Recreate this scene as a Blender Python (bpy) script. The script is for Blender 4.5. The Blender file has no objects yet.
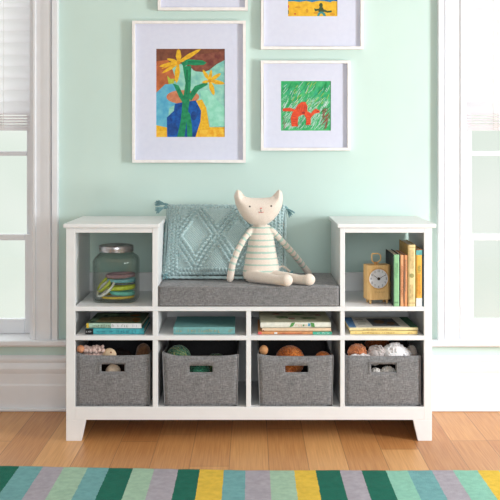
import bpy, bmesh, math, random
from mathutils import Vector, Matrix, noise
random.seed(7)
PI = math.pi
C = bpy.context.scene.collection
CAMY, CAMZ, F = -3.4, 0.98, 1020.0

def X(px, y=0.0): return (px-251.0)*(y-CAMY)/F
def Z(py, y=0.0): return CAMZ-(py-147.0)*(y-CAMY)/F
def S(n, y=0.0): return n*(y-CAMY)/F          # a length in photo pixels, at depth y, in metres

# ------------------------------------------------------------------ materials
def lin(c):
    return tuple(((v/255)/12.92 if v/255 <= 0.04045 else ((v/255+0.055)/1.055)**2.4) for v in c)+(1.0,)
MATS = {}
def mat(name, rgb, rough=0.55, rgb2=None, scale=40.0, stretch=(1,1,1), detail=3.0, bump=0.0, metal=0.0, spec=0.4,
        bscale=None, sheen=0.0, lo=0.35, hi=0.65, sub=0.0):
    if name in MATS: return MATS[name]
    m = bpy.data.materials.new(name); m.use_nodes = True
    nt = m.node_tree; N = nt.nodes; L = nt.links
    b = N['Principled BSDF']
    b.inputs['Roughness'].default_value = rough; b.inputs['Metallic'].default_value = metal
    b.inputs['Specular IOR Level'].default_value = spec
    b.inputs['Sheen Weight'].default_value = sheen
    tc = N.new('ShaderNodeTexCoord'); mp = N.new('ShaderNodeMapping'); mp.inputs['Scale'].default_value = stretch
    L.new(tc.outputs['Object'], mp.inputs['Vector'])
    no = N.new('ShaderNodeTexNoise'); no.inputs['Scale'].default_value = scale; no.inputs['Detail'].default_value = detail
    L.new(mp.outputs['Vector'], no.inputs['Vector'])
    mr = N.new('ShaderNodeMapRange'); mr.inputs['From Min'].default_value = lo; mr.inputs['From Max'].default_value = hi
    L.new(no.outputs['Fac'], mr.inputs['Value'])
    mx = N.new('ShaderNodeMix'); mx.data_type = 'RGBA'
    if rgb2 is None: rgb2 = tuple(max(0, v*0.965) for v in rgb)
    mx.inputs['A'].default_value = lin(rgb); mx.inputs['B'].default_value = lin(rgb2)
    L.new(mr.outputs['Result'], mx.inputs['Factor']); L.new(mx.outputs['Result'], b.inputs['Base Color'])
    if bump > 0:
        bp = N.new('ShaderNodeBump'); bp.inputs['Strength'].default_value = bump; bp.inputs['Distance'].default_value = 0.002
        src = no
        if bscale:
            src = N.new('ShaderNodeTexNoise'); src.inputs['Scale'].default_value = bscale; src.inputs['Detail'].default_value = 2
            L.new(tc.outputs['Object'], src.inputs['Vector'])
        L.new(src.outputs['Fac'], bp.inputs['Height']); L.new(bp.outputs['Normal'], b.inputs['Normal'])
    MATS[name] = m
    return m

def linen(name, dark, light):
    m = mat(name, dark, 0.9, light, 1.0, sheen=0.15, spec=0.15)
    nt = m.node_tree; N = nt.nodes; L = nt.links; b = N['Principled BSDF']
    tc = [n for n in N if n.type == 'TEX_COORD'][0]
    outs = []
    for st in ((560, 560, 80), (80, 80, 560), (160, 160, 160)):
        mp = N.new('ShaderNodeMapping'); mp.inputs['Scale'].default_value = st
        no = N.new('ShaderNodeTexNoise'); no.inputs['Scale'].default_value = 1; no.inputs['Detail'].default_value = 3
        L.new(tc.outputs['Object'], mp.inputs['Vector']); L.new(mp.outputs['Vector'], no.inputs['Vector']); outs.append(no)
    a = N.new('ShaderNodeMath'); a.operation = 'ADD'
    L.new(outs[0].outputs['Fac'], a.inputs[0]); L.new(outs[1].outputs['Fac'], a.inputs[1])
    a2 = N.new('ShaderNodeMath'); a2.operation = 'MULTIPLY_ADD'; a2.inputs[1].default_value = 0.6
    L.new(outs[2].outputs['Fac'], a2.inputs[0]); L.new(a.outputs[0], a2.inputs[2])
    mr = N.new('ShaderNodeMapRange'); mr.inputs['From Min'].default_value = 0.9; mr.inputs['From Max'].default_value = 1.7
    L.new(a2.outputs[0], mr.inputs['Value'])
    mx = [n for n in N if n.type == 'MIX'][0]
    L.new(mr.outputs['Result'], mx.inputs['Factor'])
    bp = N.new('ShaderNodeBump'); bp.inputs['Strength'].default_value = 0.35; bp.inputs['Distance'].default_value = 0.001
    L.new(a.outputs[0], bp.inputs['Height']); L.new(bp.outputs['Normal'], b.inputs['Normal'])
    return m

W_PAINT = mat('white_furniture_paint', (238,238,239), 0.38, (235,235,236), 20)
TRIM = mat('white_trim_paint', (233,234,238), 0.45, (230,231,235), 15)
WALL = mat('mint_wall_paint', (203,225,218), 0.85, (201,223,216), 6, spec=0.15)
CEIL = mat('ceiling_paint', (240,240,238), 0.9)
FRAME = mat('frame_white', (244,240,238), 0.4)
MATB = mat('mat_board', (216,219,236), 0.9, (213,216,234), 60)
GREY = linen('grey_linen', (90,90,92), (154,152,153))
GREYP = linen('grey_linen_piping', (100,100,103), (165,164,165))
PIL = mat('teal_knit', (186,206,206), 0.95, (162,188,190), 260, bump=0.5, sheen=0.3, spec=0.1)
PILF = mat('teal_tassel', (138,174,178), 0.95, (108,148,154), 300, (1,1,1), bump=0.4, sheen=0.3, spec=0.1)
BLACK = mat('black_ink', (30,28,30), 0.5)
SLAT = mat('blind_slat', (246,243,246), 0.5, (242,239,242), 10)
def translucent(m, f):
    nt = m.node_tree; N = nt.nodes; L = nt.links
    t = N.new('ShaderNodeBsdfTranslucent'); t.inputs['Color'].default_value = (.97,.96,.97,1)
    mx = N.new('ShaderNodeMixShader'); mx.inputs[0].default_value = f
    L.new(N['Principled BSDF'].outputs[0], mx.inputs[1]); L.new(t.outputs[0], mx.inputs[2])
    L.new(mx.outputs[0], N['Material Output'].inputs['Surface'])
translucent(SLAT, .88)
STEEL = mat('brushed_lid_metal', (205,203,204), 0.3, (170,168,170), 30, (1,1,8), metal=1.0)
PAPER = mat('book_paper', (238,230,210), 0.9, (222,212,188), 900, (0.02,0.02,1))
def flat(name, rgb, var=0.12, scale=70, rough=0.7):
    return mat(name, rgb, rough, tuple(min(255, v*(1-var)) for v in rgb), scale)

def glass_mat(name, tint, ior=1.3, edge=0.0, rough=0.0):
    m = bpy.data.materials.new(name); m.use_nodes = True
    nt = m.node_tree; N = nt.nodes; L = nt.links; N.clear()
    out = N.new('ShaderNodeOutputMaterial'); mix = N.new('ShaderNodeMixShader')
    tr = N.new('ShaderNodeBsdfTransparent'); gl = N.new('ShaderNodeBsdfGlossy'); gl.inputs['Roughness'].default_value = rough
    fw = N.new('ShaderNodeLayerWeight'); fw.inputs['Blend'].default_value = 0.5      # facing: the same from both sides of the pane
    pw = N.new('ShaderNodeMath'); pw.operation = 'POWER'; pw.inputs[1].default_value = 4.0; L.new(fw.outputs['Facing'], pw.inputs[0])
    fr = N.new('ShaderNodeMath'); fr.operation = 'MULTIPLY_ADD'; fr.inputs[1].default_value = ior-.9; fr.inputs[2].default_value = .035
    L.new(pw.outputs[0], fr.inputs[0])
    if edge > 0:
        lw = N.new('ShaderNodeLayerWeight'); lw.inputs['Blend'].default_value = 0.35
        mx = N.new('ShaderNodeMix'); mx.data_type = 'RGBA'
        mx.inputs['A'].default_value = lin(tint); mx.inputs['B'].default_value = lin(tuple(v*edge for v in tint))
        L.new(lw.outputs['Facing'], mx.inputs['Factor']); L.new(mx.outputs['Result'], tr.inputs['Color'])
    else: tr.inputs['Color'].default_value = lin(tint)
    L.new(fr.outputs[0], mix.inputs[0]); L.new(tr.outputs[0], mix.inputs[1]); L.new(gl.outputs[0], mix.inputs[2])
    L.new(mix.outputs[0], out.inputs[0])
    return m
PANE = glass_mat('window_glass', (250,252,250), 1.25)
JARG = glass_mat('jar_glass', (248,251,249), 1.45, 0.92, 0.04)

# ------------------------------------------------------------------ mesh helpers
def box(bm, x0, x1, y0, y1, z0, z1, mi=0):
    v = [bm.verts.new((x, y, z)) for z in (z0, z1) for y in (y0, y1) for x in (x0, x1)]
    for q in ((0,2,3,1), (4,5,7,6), (0,1,5,4), (2,6,7,3), (0,4,6,2), (1,3,7,5)):
        f = bm.faces.new([v[i] for i in q]); f.material_index = mi
    return v
def prism(bm, pts, axis, a, b, mi=0):
    """extrude an outline: axis 'y' -> pts are (x,z); 'x' -> (y,z); 'z' -> (x,y)"""
    def P(p, t): return (p[0], t, p[1]) if axis == 'y' else ((t, p[0], p[1]) if axis == 'x' else (p[0], p[1], t))
    A = [bm.verts.new(P(p, a)) for p in pts]; B = [bm.verts.new(P(p, b)) for p in pts]
    n = len(pts)
    fs = [bm.faces.new(A), bm.faces.new(B[::-1])]
    for i in range(n): fs.append(bm.faces.new((A[i], B[i], B[(i+1)%n], A[(i+1)%n])))
    for f in fs: f.material_index = mi
    return fs
def tube(bm, pts, radii, seg=10, mi=0, cap=True, closed=False, flatten=None):
    pts = [Vector(p) for p in pts]; n = len(pts); rings = []
    if not hasattr(radii, '__len__'): radii = [radii]*n
    up = Vector((0.13, 0.97, 0.2)).normalized()
    for i, p in enumerate(pts):
        if closed: t = (pts[(i+1)%n]-pts[i-1]).normalized()
        else: t = (pts[min(i+1, n-1)]-pts[max(i-1, 0)]).normalized()
        a = t.cross(up)
        if a.length < 1e-3: a = t.cross(Vector((1,0,0)))
        a.normalize(); b = t.cross(a).normalized()
        fa, fb = flatten if flatten else (1, 1)
        rings.append([bm.verts.new(p+radii[i]*(fa*math.cos(2*PI*k/seg)*a+fb*math.sin(2*PI*k/seg)*b)) for k in range(seg)])
    m = n if closed else n-1
    for i in range(m):
        r, s = rings[i], rings[(i+1)%n]
        for k in range(seg):
            f = bm.faces.new((r[k], r[(k+1)%seg], s[(k+1)%seg], s[k])); f.material_index = mi; f.smooth = True
    if cap and not closed:
        for r in (rings[0][::-1], rings[-1]):
            f = bm.faces.new(r); f.material_index = mi
def lathe(bm, prof, cx, cy, seg=32, mi=0, sq=None):
    """profile of (r,z); sq = superellipse exponent for squarish bodies"""
    rings = []
    for (r, z) in prof:
        ring = []
        e = sq(z) if sq else 2.0
        for k in range(seg):
            t = 2*PI*k/seg; c, s = math.cos(t), math.sin(t)
            q = (abs(c)**e+abs(s)**e)**(-1/e)
            ring.append(bm.verts.new((cx+r*q*c, cy+r*q*s, z)))
        rings.append(ring)
    for a, b in zip(rings, rings[1:]):
        for k in range(seg):
            f = bm.faces.new((a[k], a[(k+1)%seg], b[(k+1)%seg], b[k])); f.smooth = True; f.material_index = mi
    for r in (rings[0], rings[-1]):
        if (r[0].co-r[seg//2].co).length > 1e-5:
            f = bm.faces.new(r); f.material_index = mi
def ball(bm, c, r, sub=3, sc=(1,1,1), rough=0.0, freq=30.0, mi=0, rot=None):
    M = Matrix.Translation(c) @ (rot if rot else Matrix()) @ Matrix.Diagonal((sc[0]*r, sc[1]*r, sc[2]*r, 1))
    res = bmesh.ops.create_icosphere(bm, subdivisions=sub, radius=1.0, matrix=M)
    vs = res['verts']
    if rough:
        for v in vs:
            d = (v.co-Vector(c)).normalized()
            v.co += d*rough*noise.noise(v.co*freq)
    for v in vs:
        for f in v.link_faces: f.smooth = True; f.material_index = mi
    return vs

def root(name, loc, rz=0.0, label=None, cat=None, group=None, kind=None):
    o = bpy.data.objects.new(name, None); C.objects.link(o); o.empty_display_size = 0.02
    o.location = loc; o.rotation_euler = (0, 0, rz); tag(o, label, cat, group, kind); return o
def tag(o, label=None, cat=None, group=None, kind=None):
    if label: o['label'] = label
    if cat: o['category'] = cat
    if group: o['group'] = group
    if kind: o['kind'] = kind
    return o
def wm(o):
    M = o.matrix_basis.copy()
    while o.parent: o = o.parent; M = o.matrix_basis @ M
    return M
def build(name, bm, mats, parent=None, world=True, smooth=False, bevel=0.0, recalc=True):
    if recalc: bmesh.ops.recalc_face_normals(bm, faces=bm.faces)
    me = bpy.data.meshes.new(name); o = bpy.data.objects.new(name, me)
    if parent:
        o.parent = parent
        if world: bm.transform(wm(parent).inverted())
    else:
        xs = [v.co.x for v in bm.verts]; ys = [v.co.y for v in bm.verts]; zs = [v.co.z for v in bm.verts]
        c = Vector(((min(xs)+max(xs))/2, (min(ys)+max(ys))/2, min(zs)))
        bm.transform(Matrix.Translation(-c)); o.location = c
    if smooth:
        for f in bm.faces: f.smooth = True
    bm.to_mesh(me); bm.free()
    for m in (mats if isinstance(mats, (list, tuple)) else [mats]): me.materials.append(m)
    C.objects.link(o)
    if bevel > 0:
        b = o.modifiers.new('bevel', 'BEVEL'); b.width = bevel; b.segments = 2; b.limit_method = 'ANGLE'
        b.harden_normals = False
    return o
NB = bmesh.new

# ------------------------------------------------------------------ room
WY = 0.405                    # wall surface
FLOORM = None
def make_floor_mat():
    m = bpy.data.materials.new('bamboo_planks'); m.use_nodes = True
    nt = m.node_tree; N = nt.nodes; L = nt.links; b = N['Principled BSDF']
    b.inputs['Roughness'].default_value = 0.36; b.inputs['Specular IOR Level'].default_value = 0.32
    g = N.new('ShaderNodeNewGeometry'); sp = N.new('ShaderNodeSeparateXYZ'); L.new(g.outputs['Position'], sp.inputs[0])
    def math_(op, a, b2=None, c=None):
        n = N.new('ShaderNodeMath'); n.operation = op
        for i, v in enumerate((a, b2, c)):
            if v is None: continue
            if isinstance(v, (int, float)): n.inputs[i].default_value = v
            else: L.new(v, n.inputs[i])
        return n.outputs[0]
    u = math_('DIVIDE', math_('SUBTRACT', sp.outputs[0], 0.176-0.122*40), 0.122)
    ui = math_('FLOOR', u); uf = math_('FRACT', u)
    wn = N.new('ShaderNodeTexWhiteNoise'); wn.noise_dimensions = '1D'; L.new(ui, wn.inputs['W'])
    v = math_('ADD', math_('DIVIDE', sp.outputs[1], 1.1), math_('MULTIPLY', wn.outputs['Value'], 3.7))
    vi = math_('FLOOR', v); vf = math_('FRACT', v)
    cb = N.new('ShaderNodeCombineXYZ'); L.new(ui, cb.inputs[0]); L.new(vi, cb.inputs[1])
    w2 = N.new('ShaderNodeTexWhiteNoise'); w2.noise_dimensions = '2D'; L.new(cb.outputs[0], w2.inputs['Vector'])
    # bamboo strips: fine long grain
    mp = N.new('ShaderNodeMapping'); mp.inputs['Scale'].default_value = (210, 5, 1); L.new(g.outputs['Position'], mp.inputs['Vector'])
    no = N.new('ShaderNodeTexNoise'); no.inputs['Scale'].default_value = 1; no.inputs['Detail'].default_value = 4
    L.new(mp.outputs[0], no.inputs['Vector'])
    fac = math_('ADD', math_('MULTIPLY', w2.outputs['Value'], 0.5), math_('MULTIPLY', math_('SUBTRACT', no.outputs['Fac'], 0.25), 0.9))
    cr = N.new('ShaderNodeValToRGB'); e = cr.color_ramp.elements
    e[0].position = 0.1; e[0].color = lin((174,112,62)); e[1].position = 0.95; e[1].color = lin((226,172,112))
    L.new(fac, cr.inputs[0])
    # seams
    s1 = math_('LESS_THAN', uf, 0.018); s2 = math_('LESS_THAN', vf, 0.003)
    s = math_('MAXIMUM', s1, s2)
    mx = N.new('ShaderNodeMix'); mx.data_type = 'RGBA'; mx.inputs['B'].default_value = lin((128,84,52))
    L.new(math_('MULTIPLY', s, 0.75), mx.inputs['Factor']); L.new(cr.outputs[0], mx.inputs['A'])
    L.new(mx.outputs['Result'], b.inputs['Base Color'])
    bp = N.new('ShaderNodeBump'); bp.inputs['Strength'].default_value = 0.15; bp.inputs['Distance'].default_value = 0.001
    L.new(math_('SUBTRACT', no.outputs['Fac'], s), bp.inputs['Height']); L.new(bp.outputs[0], b.inputs['Normal'])
    return m

RX0, RX1, RYF = -2.6, 2.5, -4.6
bm = NB(); box(bm, RX0-.1, RX1+.1, RYF, WY+.17, -0.05, 0.0); tag(build('floor', bm, make_floor_mat()), kind='structure')
bm = NB(); box(bm, RX0-.1, RX1+.1, RYF, WY+.17, 2.6, 2.65); tag(build('ceiling', bm, CEIL), kind='structure')
# window openings in the back wall
WINL = (-1.66, X(33, WY)); WINR = (X(463, WY), 1.65)
SZ = 0.264; WTOP = 2.2
bm = NB()
WB = WY+0.16
for a, b_ in ((RX0-.1, WINL[0]), (WINL[1], WINR[0]), (WINR[1], RX1+.1)): box(bm, a, b_, WY, WB, 0, 2.6)
for a, b_ in (WINL, WINR):
    box(bm, a, b_, WY, WB, 0, SZ-.022); box(bm, a, b_, WY, WB, WTOP, 2.6)
tag(build('wall_back', bm, WALL), kind='structure')
bm = NB(); box(bm, RX0-.1, RX0, RYF, WY, 0, 2.6); tag(build('wall_left', bm, CEIL), kind='structure')
# right wall with a window opening towards which daylight falls in
bm = NB()
KY0, KY1, KZ0, KZ1 = -1.9, -0.5, 0.35, 1.95
box(bm, RX1, RX1+.1, RYF, KY0, 0, 2.6); box(bm, RX1, RX1+.1, KY1, WY, 0, 2.6)
box(bm, RX1, RX1+.1, KY0, KY1, 0, KZ0); box(bm, RX1, RX1+.1, KY0, KY1, KZ1, 2.6)
tag(build('wall_right', bm, CEIL), kind='structure')

# baseboard: profile extruded along x (y, z)
bz = lambda py, y=WY-.02: Z(py, y)
bp_ = [(WY, 0), (WY-.019, 0), (WY-.019, bz(386)), (WY-.016, bz(384)), (WY-.016, bz(374)), (WY-.019, bz(371.5)),
       (WY-.021, bz(369)), (WY-.019, bz(367)), (WY-.012, bz(363.5)), (WY-.016, bz(361)), (WY-.016, bz(359)), (WY-.008, bz(356)), (WY, bz(356))]
bm = NB(); prism(bm, bp_, 'x', RX0, RX1)
tag(build('baseboard_back', bm, TRIM, bevel=0.001), kind='structure')
bm = NB(); box(bm, RX0, RX1, WY-.032, WY-.019, 0, .012)
tag(build('trim_1', bm, TRIM, bevel=0.004), kind='structure')   # shoe moulding along the skirting

def window(n, x0, x1, inner, sign):
    """inner = the edge nearest the bench; sign = +1 when the casing runs to larger x (left window)"""
    r = root('window_%d' % n, ((x0+x1)/2, WY, SZ), kind='structure')
    # casing (moulded boards): profile across x, from opening edge outward
    prof = [(0, 0), (0, .012), (.005, .016), (.011, .016), (.014, .010), (.030, .012), (.044, .016), (.058, .019),
            (.068, .019), (.072, .012), (.076, .026), (.095, .026), (.097, .020), (.097, 0)]
    for edge, sg in ((inner, sign), (x0 if sign > 0 else x1, -sign)):
        bm = NB(); prism(bm, [(edge+sg*a, WY-b) for a, b in prof], 'z', SZ, WTOP+.02)
        build('casing', bm, TRIM, r)
    bm = NB(); box(bm, x0-.12, x1+.12, WY-.028, WY, WTOP+.02, WTOP+.13); build('head_casing', bm, TRIM, r, bevel=.003)
    # jambs
    bm = NB()
    box(bm, x0, x0+.012, WY, WB, SZ, WTOP); box(bm, x1-.012, x1, WY, WB, SZ, WTOP); box(bm, x0, x1, WY, WB, WTOP-.012, WTOP)
    build('jamb', bm, TRIM, r)
    # stool (inner sill) and its nose
    bm = NB(); prism(bm, [(WB, SZ-.022), (WY-.036, SZ-.022), (WY-.042, SZ-.016), (WY-.042, SZ-.004), (WY-.038, SZ), (WB, SZ)], 'x', x0-.13, x1+.13)
    build('sill', bm, TRIM, r)
    # sashes, at depth .52
    ys = 0.515; s0, s1 = x0+.004, x1-.004
    st = abs(X(26 if sign > 0 else 472, ys)-(x1 if sign > 0 else x0))
    st = .051 if sign > 0 else .059
    bm = NB()
    zm, zb = Z(237.5, ys), SZ
    lw = Z(319, ys)
    box(bm, s0, s0+st, ys, ys+.03, SZ, zm+.012); box(bm, s1-st, s1, ys, ys+.03, SZ, zm+.012)
    box(bm, s0+st, s1-st, ys, ys+.03, SZ, lw); box(bm, s0+st, s1-st, ys, ys+.03, zm-.011, zm+.012)
    build('lower_sash', bm, TRIM, r, bevel=.003)
    bm = NB(); y2 = ys+.012
    box(bm, s0, s0+st, ys+.032, ys+.05, zm-.01, WTOP); box(bm, s1-st, s1, ys+.032, ys+.05, zm-.01, WTOP)
    m0 = Z(153.5, ys+.035)
    box(bm, s0+st, s1-st, ys+.032, ys+.05, m0-.009, m0+.009); box(bm, s0+st, s1-st, ys+.032, ys+.05, zm-.01, zm+.01)
    box(bm, s0+st, s1-st, ys+.032, ys+.05, WTOP-.05, WTOP)
    build('upper_sash', bm, TRIM, r, bevel=.003)
    for z0, z1, y in ((lw, zm-.011, ys+.014), (zm+.01, m0-.009, ys+.041), (m0+.009, WTOP-.05, ys+.041)):
        bm = NB(); box(bm, s0+st, s1-st, y, y+.003, z0, z1); build('glass', bm, PANE, r)
    return r
window(1, WINL[0], WINL[1], WINL[1], 1)
window(2, WINR[0], WINR[1], WINR[0], -1)

def blind(x0, x1, tape_px, label, right):
    yb = 0.452
    r = root('window_blind', ((x0+x1)/2, yb, Z(131, yb)), 0, label, 'window blind', 'slatted blinds')
    per = S(11.75, yb); z = Z(113.5, yb)
    bm = NB()
    k = 0
    while z < WTOP-.05:
        # a closed slat: curved strip, tilted
        pts = []
        H = per*1.12
        for i in range(7):
            t = i/6
            pts.append((yb-.010+.016*t-.006*math.sin(PI*t), z+H*t))
        pts2 = [(a+.0025, b) for a, b in pts[::-1]]
        prism(bm, pts+pts2, 'x', x0, x1)
        z += per; k += 1
    build('slats', bm, SLAT, r)
    bm = NB()
    zt = Z(112.5, yb); zb = Z(126.5, yb); n = 5
    for i in range(n):
        zz = zb+(zt-zb)*i/n
        box(bm, x0, x1, yb-.022, yb+.022, zz+.0012, zz+(zt-zb)/n-.0028)
    build('gathered_slats', bm, SLAT, r, bevel=.001)
    bm = NB(); box(bm, x0, x1, yb-.02, yb+.02, Z(130.5, yb), zb); build('bottom_rail', bm, SLAT, r, bevel=.002)
    bm = NB(); box(bm, x0, x1, yb-.025, yb+.025, WTOP-.06, WTOP-.014); build('head_rail', bm, SLAT, r, bevel=.002)
    for tx in tape_px:
        bm = NB()
        xx = X(tx, yb) if abs(tx) > 3 or tx == 3 else tx
        for dx in (-.009, .009): tube(bm, [(xx+dx, yb-.026, Z(130, yb)), (xx+dx, yb-.026, WTOP-.06)], .0007, 5)
        for i in range(9):
            zz = Z(129-1.9*i, yb)
            tube(bm, [(xx-.010, yb-.026, zz), (xx, yb-.0275, zz-.004), (xx+.010, yb-.026, zz)], .001, 5)
        build('ladder_cord', bm, mat('blind_cord', (226,222,216), 0.9), r)
blind(WINL[0]+.014, X(32.6, .452), (3, -1.55), 'white slatted blind in the window left of the storage bench', 0)
blind(X(465.2, .452), WINR[1]-.014, (494, 1.5), 'white slatted blind in the window right of the storage bench', 1)

# ------------------------------------------------------------------ storage bench
BD = 0.383
bench = root('storage_bench', (X(249), 0.19, 0), 0, 'white wooden storage bench with cubbies and two raised end towers', 'bench')
zsh, zmid, zbase = Z(306.6), Z(335.7), Z(407)
tsh = S(4.6)
xa, xb, xc, xd, xe = (X(66), X(75)), (X(152.3), X(158)), (X(245.8), X(251.3)), (X(340), X(345)), (X(424), X(432))
ztop, zap = Z(223.8), Z(232.8)
BV = 0.0012
def bpart(name, boxes, bev=BV, m=W_PAINT):
    bm = NB()
    for q in boxes: box(bm, *q)
    return build(name, bm, m, bench, bevel=bev)
# side panels (each a full-depth panel behind a front stile)
bpart('side_panel', [(xa[0], xa[0]+.02, .018, BD, .0, ztop-.013)])
bpart('side_panel', [(xe[1]-.02, xe[1], .018, BD, .0, ztop-.013)])
bpart('front_stile', [(xa[0], xa[1], 0, .018, Z(420), ztop-.013)])
bpart('front_stile', [(xe[0], xe[1], 0, .018, Z(420), ztop-.013)])
bpart('inner_panel', [(xb[0], xb[1], 0, BD, zsh, ztop-.013)])
bpart('inner_panel', [(xd[0], xd[1], 0, BD, zsh, ztop-.013)])
for a in (xb, xc, xd):
    bpart('divider', [(a[0]+.001, a[1]-.001, 0.001, BD, zmid, zsh-tsh)])
    bpart('divider', [(a[0]+.001, a[1]-.001, 0.001, BD, zbase, zmid-tsh)])
bpart('seat_shelf', [(xa[1]-.001, xe[0]+.001, .0005, BD, zsh-tsh, zsh)])
bpart('middle_shelf', [(xa[1]-.001, xe[0]+.001, .0005, BD, zmid-tsh, zmid)])
bpart('bottom_shelf', [(xa[1]-.001, xe[0]+.001, .018, BD, zbase-.016, zbase)])
bpart('base_rail', [(xa[1], xe[0], 0, .018, Z(420), zbase)])
for x0, x1 in ((X(63.6), X(159.2)), (X(337.4), X(435.8))):
    bpart('tower_top', [(x0, x1, -.009, BD+.001, ztop-.013, ztop)], .002)
bpart('top_rail', [(xa[1], xb[0], 0.001, .018, zap, ztop-.013)])
bpart('top_rail', [(xd[1], xe[0], 0.001, .018, zap, ztop-.013)])
# tapered bracket feet
def foot(out, it, ib, y0, y1):
    bm = NB(); prism(bm, [(out, 0), (ib, 0), (it, Z(420)), (out, Z(420))], 'y', y0, y1)
    build('leg', bm, W_PAINT, bench, bevel=BV)
foot(xa[0], X(86), X(81.4), 0, .019); foot(xe[1], X(413), X(418), 0, .019)
foot(xa[0]+.0205, X(86), X(81.4), BD-.02, BD); foot(xe[1]-.0205, X(413), X(418), BD-.02, BD)
# low back panels: behind the lower rows and a low rail behind each tower shelf
bpart('back_panel', [(xa[0]+.02, xe[1]-.02, BD-.004, BD+.001, zbase, zsh)])
zr = Z(272, BD)
bpart('back_rail', [(xa[0]+.02, xb[0], BD-.015, BD, zsh, zr)])
bpart('back_rail', [(xd[1], xe[1]-.02, BD-.015, BD, zsh, zr)])

# ------------------------------------------------------------------ cushion
cx0, cx1 = xb[1]+.001, xd[0]-.003
ctop = zsh+.069
cush = root('seat_cushion', ((cx0+cx1)/2, .18, zsh), 0, 'flat grey linen seat cushion lying between the two bench towers', 'cushion')
bm = NB(); v = box(bm, cx0, cx1, -.004, .362, zsh+.0005, ctop)
bmesh.ops.bevel(bm, geom=list(bm.edges), offset=.012, segments=4, affect='EDGES', profile=0.6)
build('cushion_body', bm, GREY, cush, smooth=True)
def rr_loop(x0, x1, y0, y1, z, r=.012, n=5):
    pts = []
    for (cx, cy, a0) in ((x1-r, y1-r, 0), (x0+r, y1-r, PI/2), (x0+r, y0+r, PI), (x1-r, y0+r, 1.5*PI)):
        for i in range(n): t = a0+PI/2*i/(n-1); pts.append((cx+r*math.cos(t), cy+r*math.sin(t), z))
    return pts
for zz in (ctop-.004, zsh+.006):
    bm = NB(); tube(bm, rr_loop(cx0+.001, cx1-.001, -.003, .361, zz), .0028, 8, closed=True)
    build('piping', bm, GREYP, cush)

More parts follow.
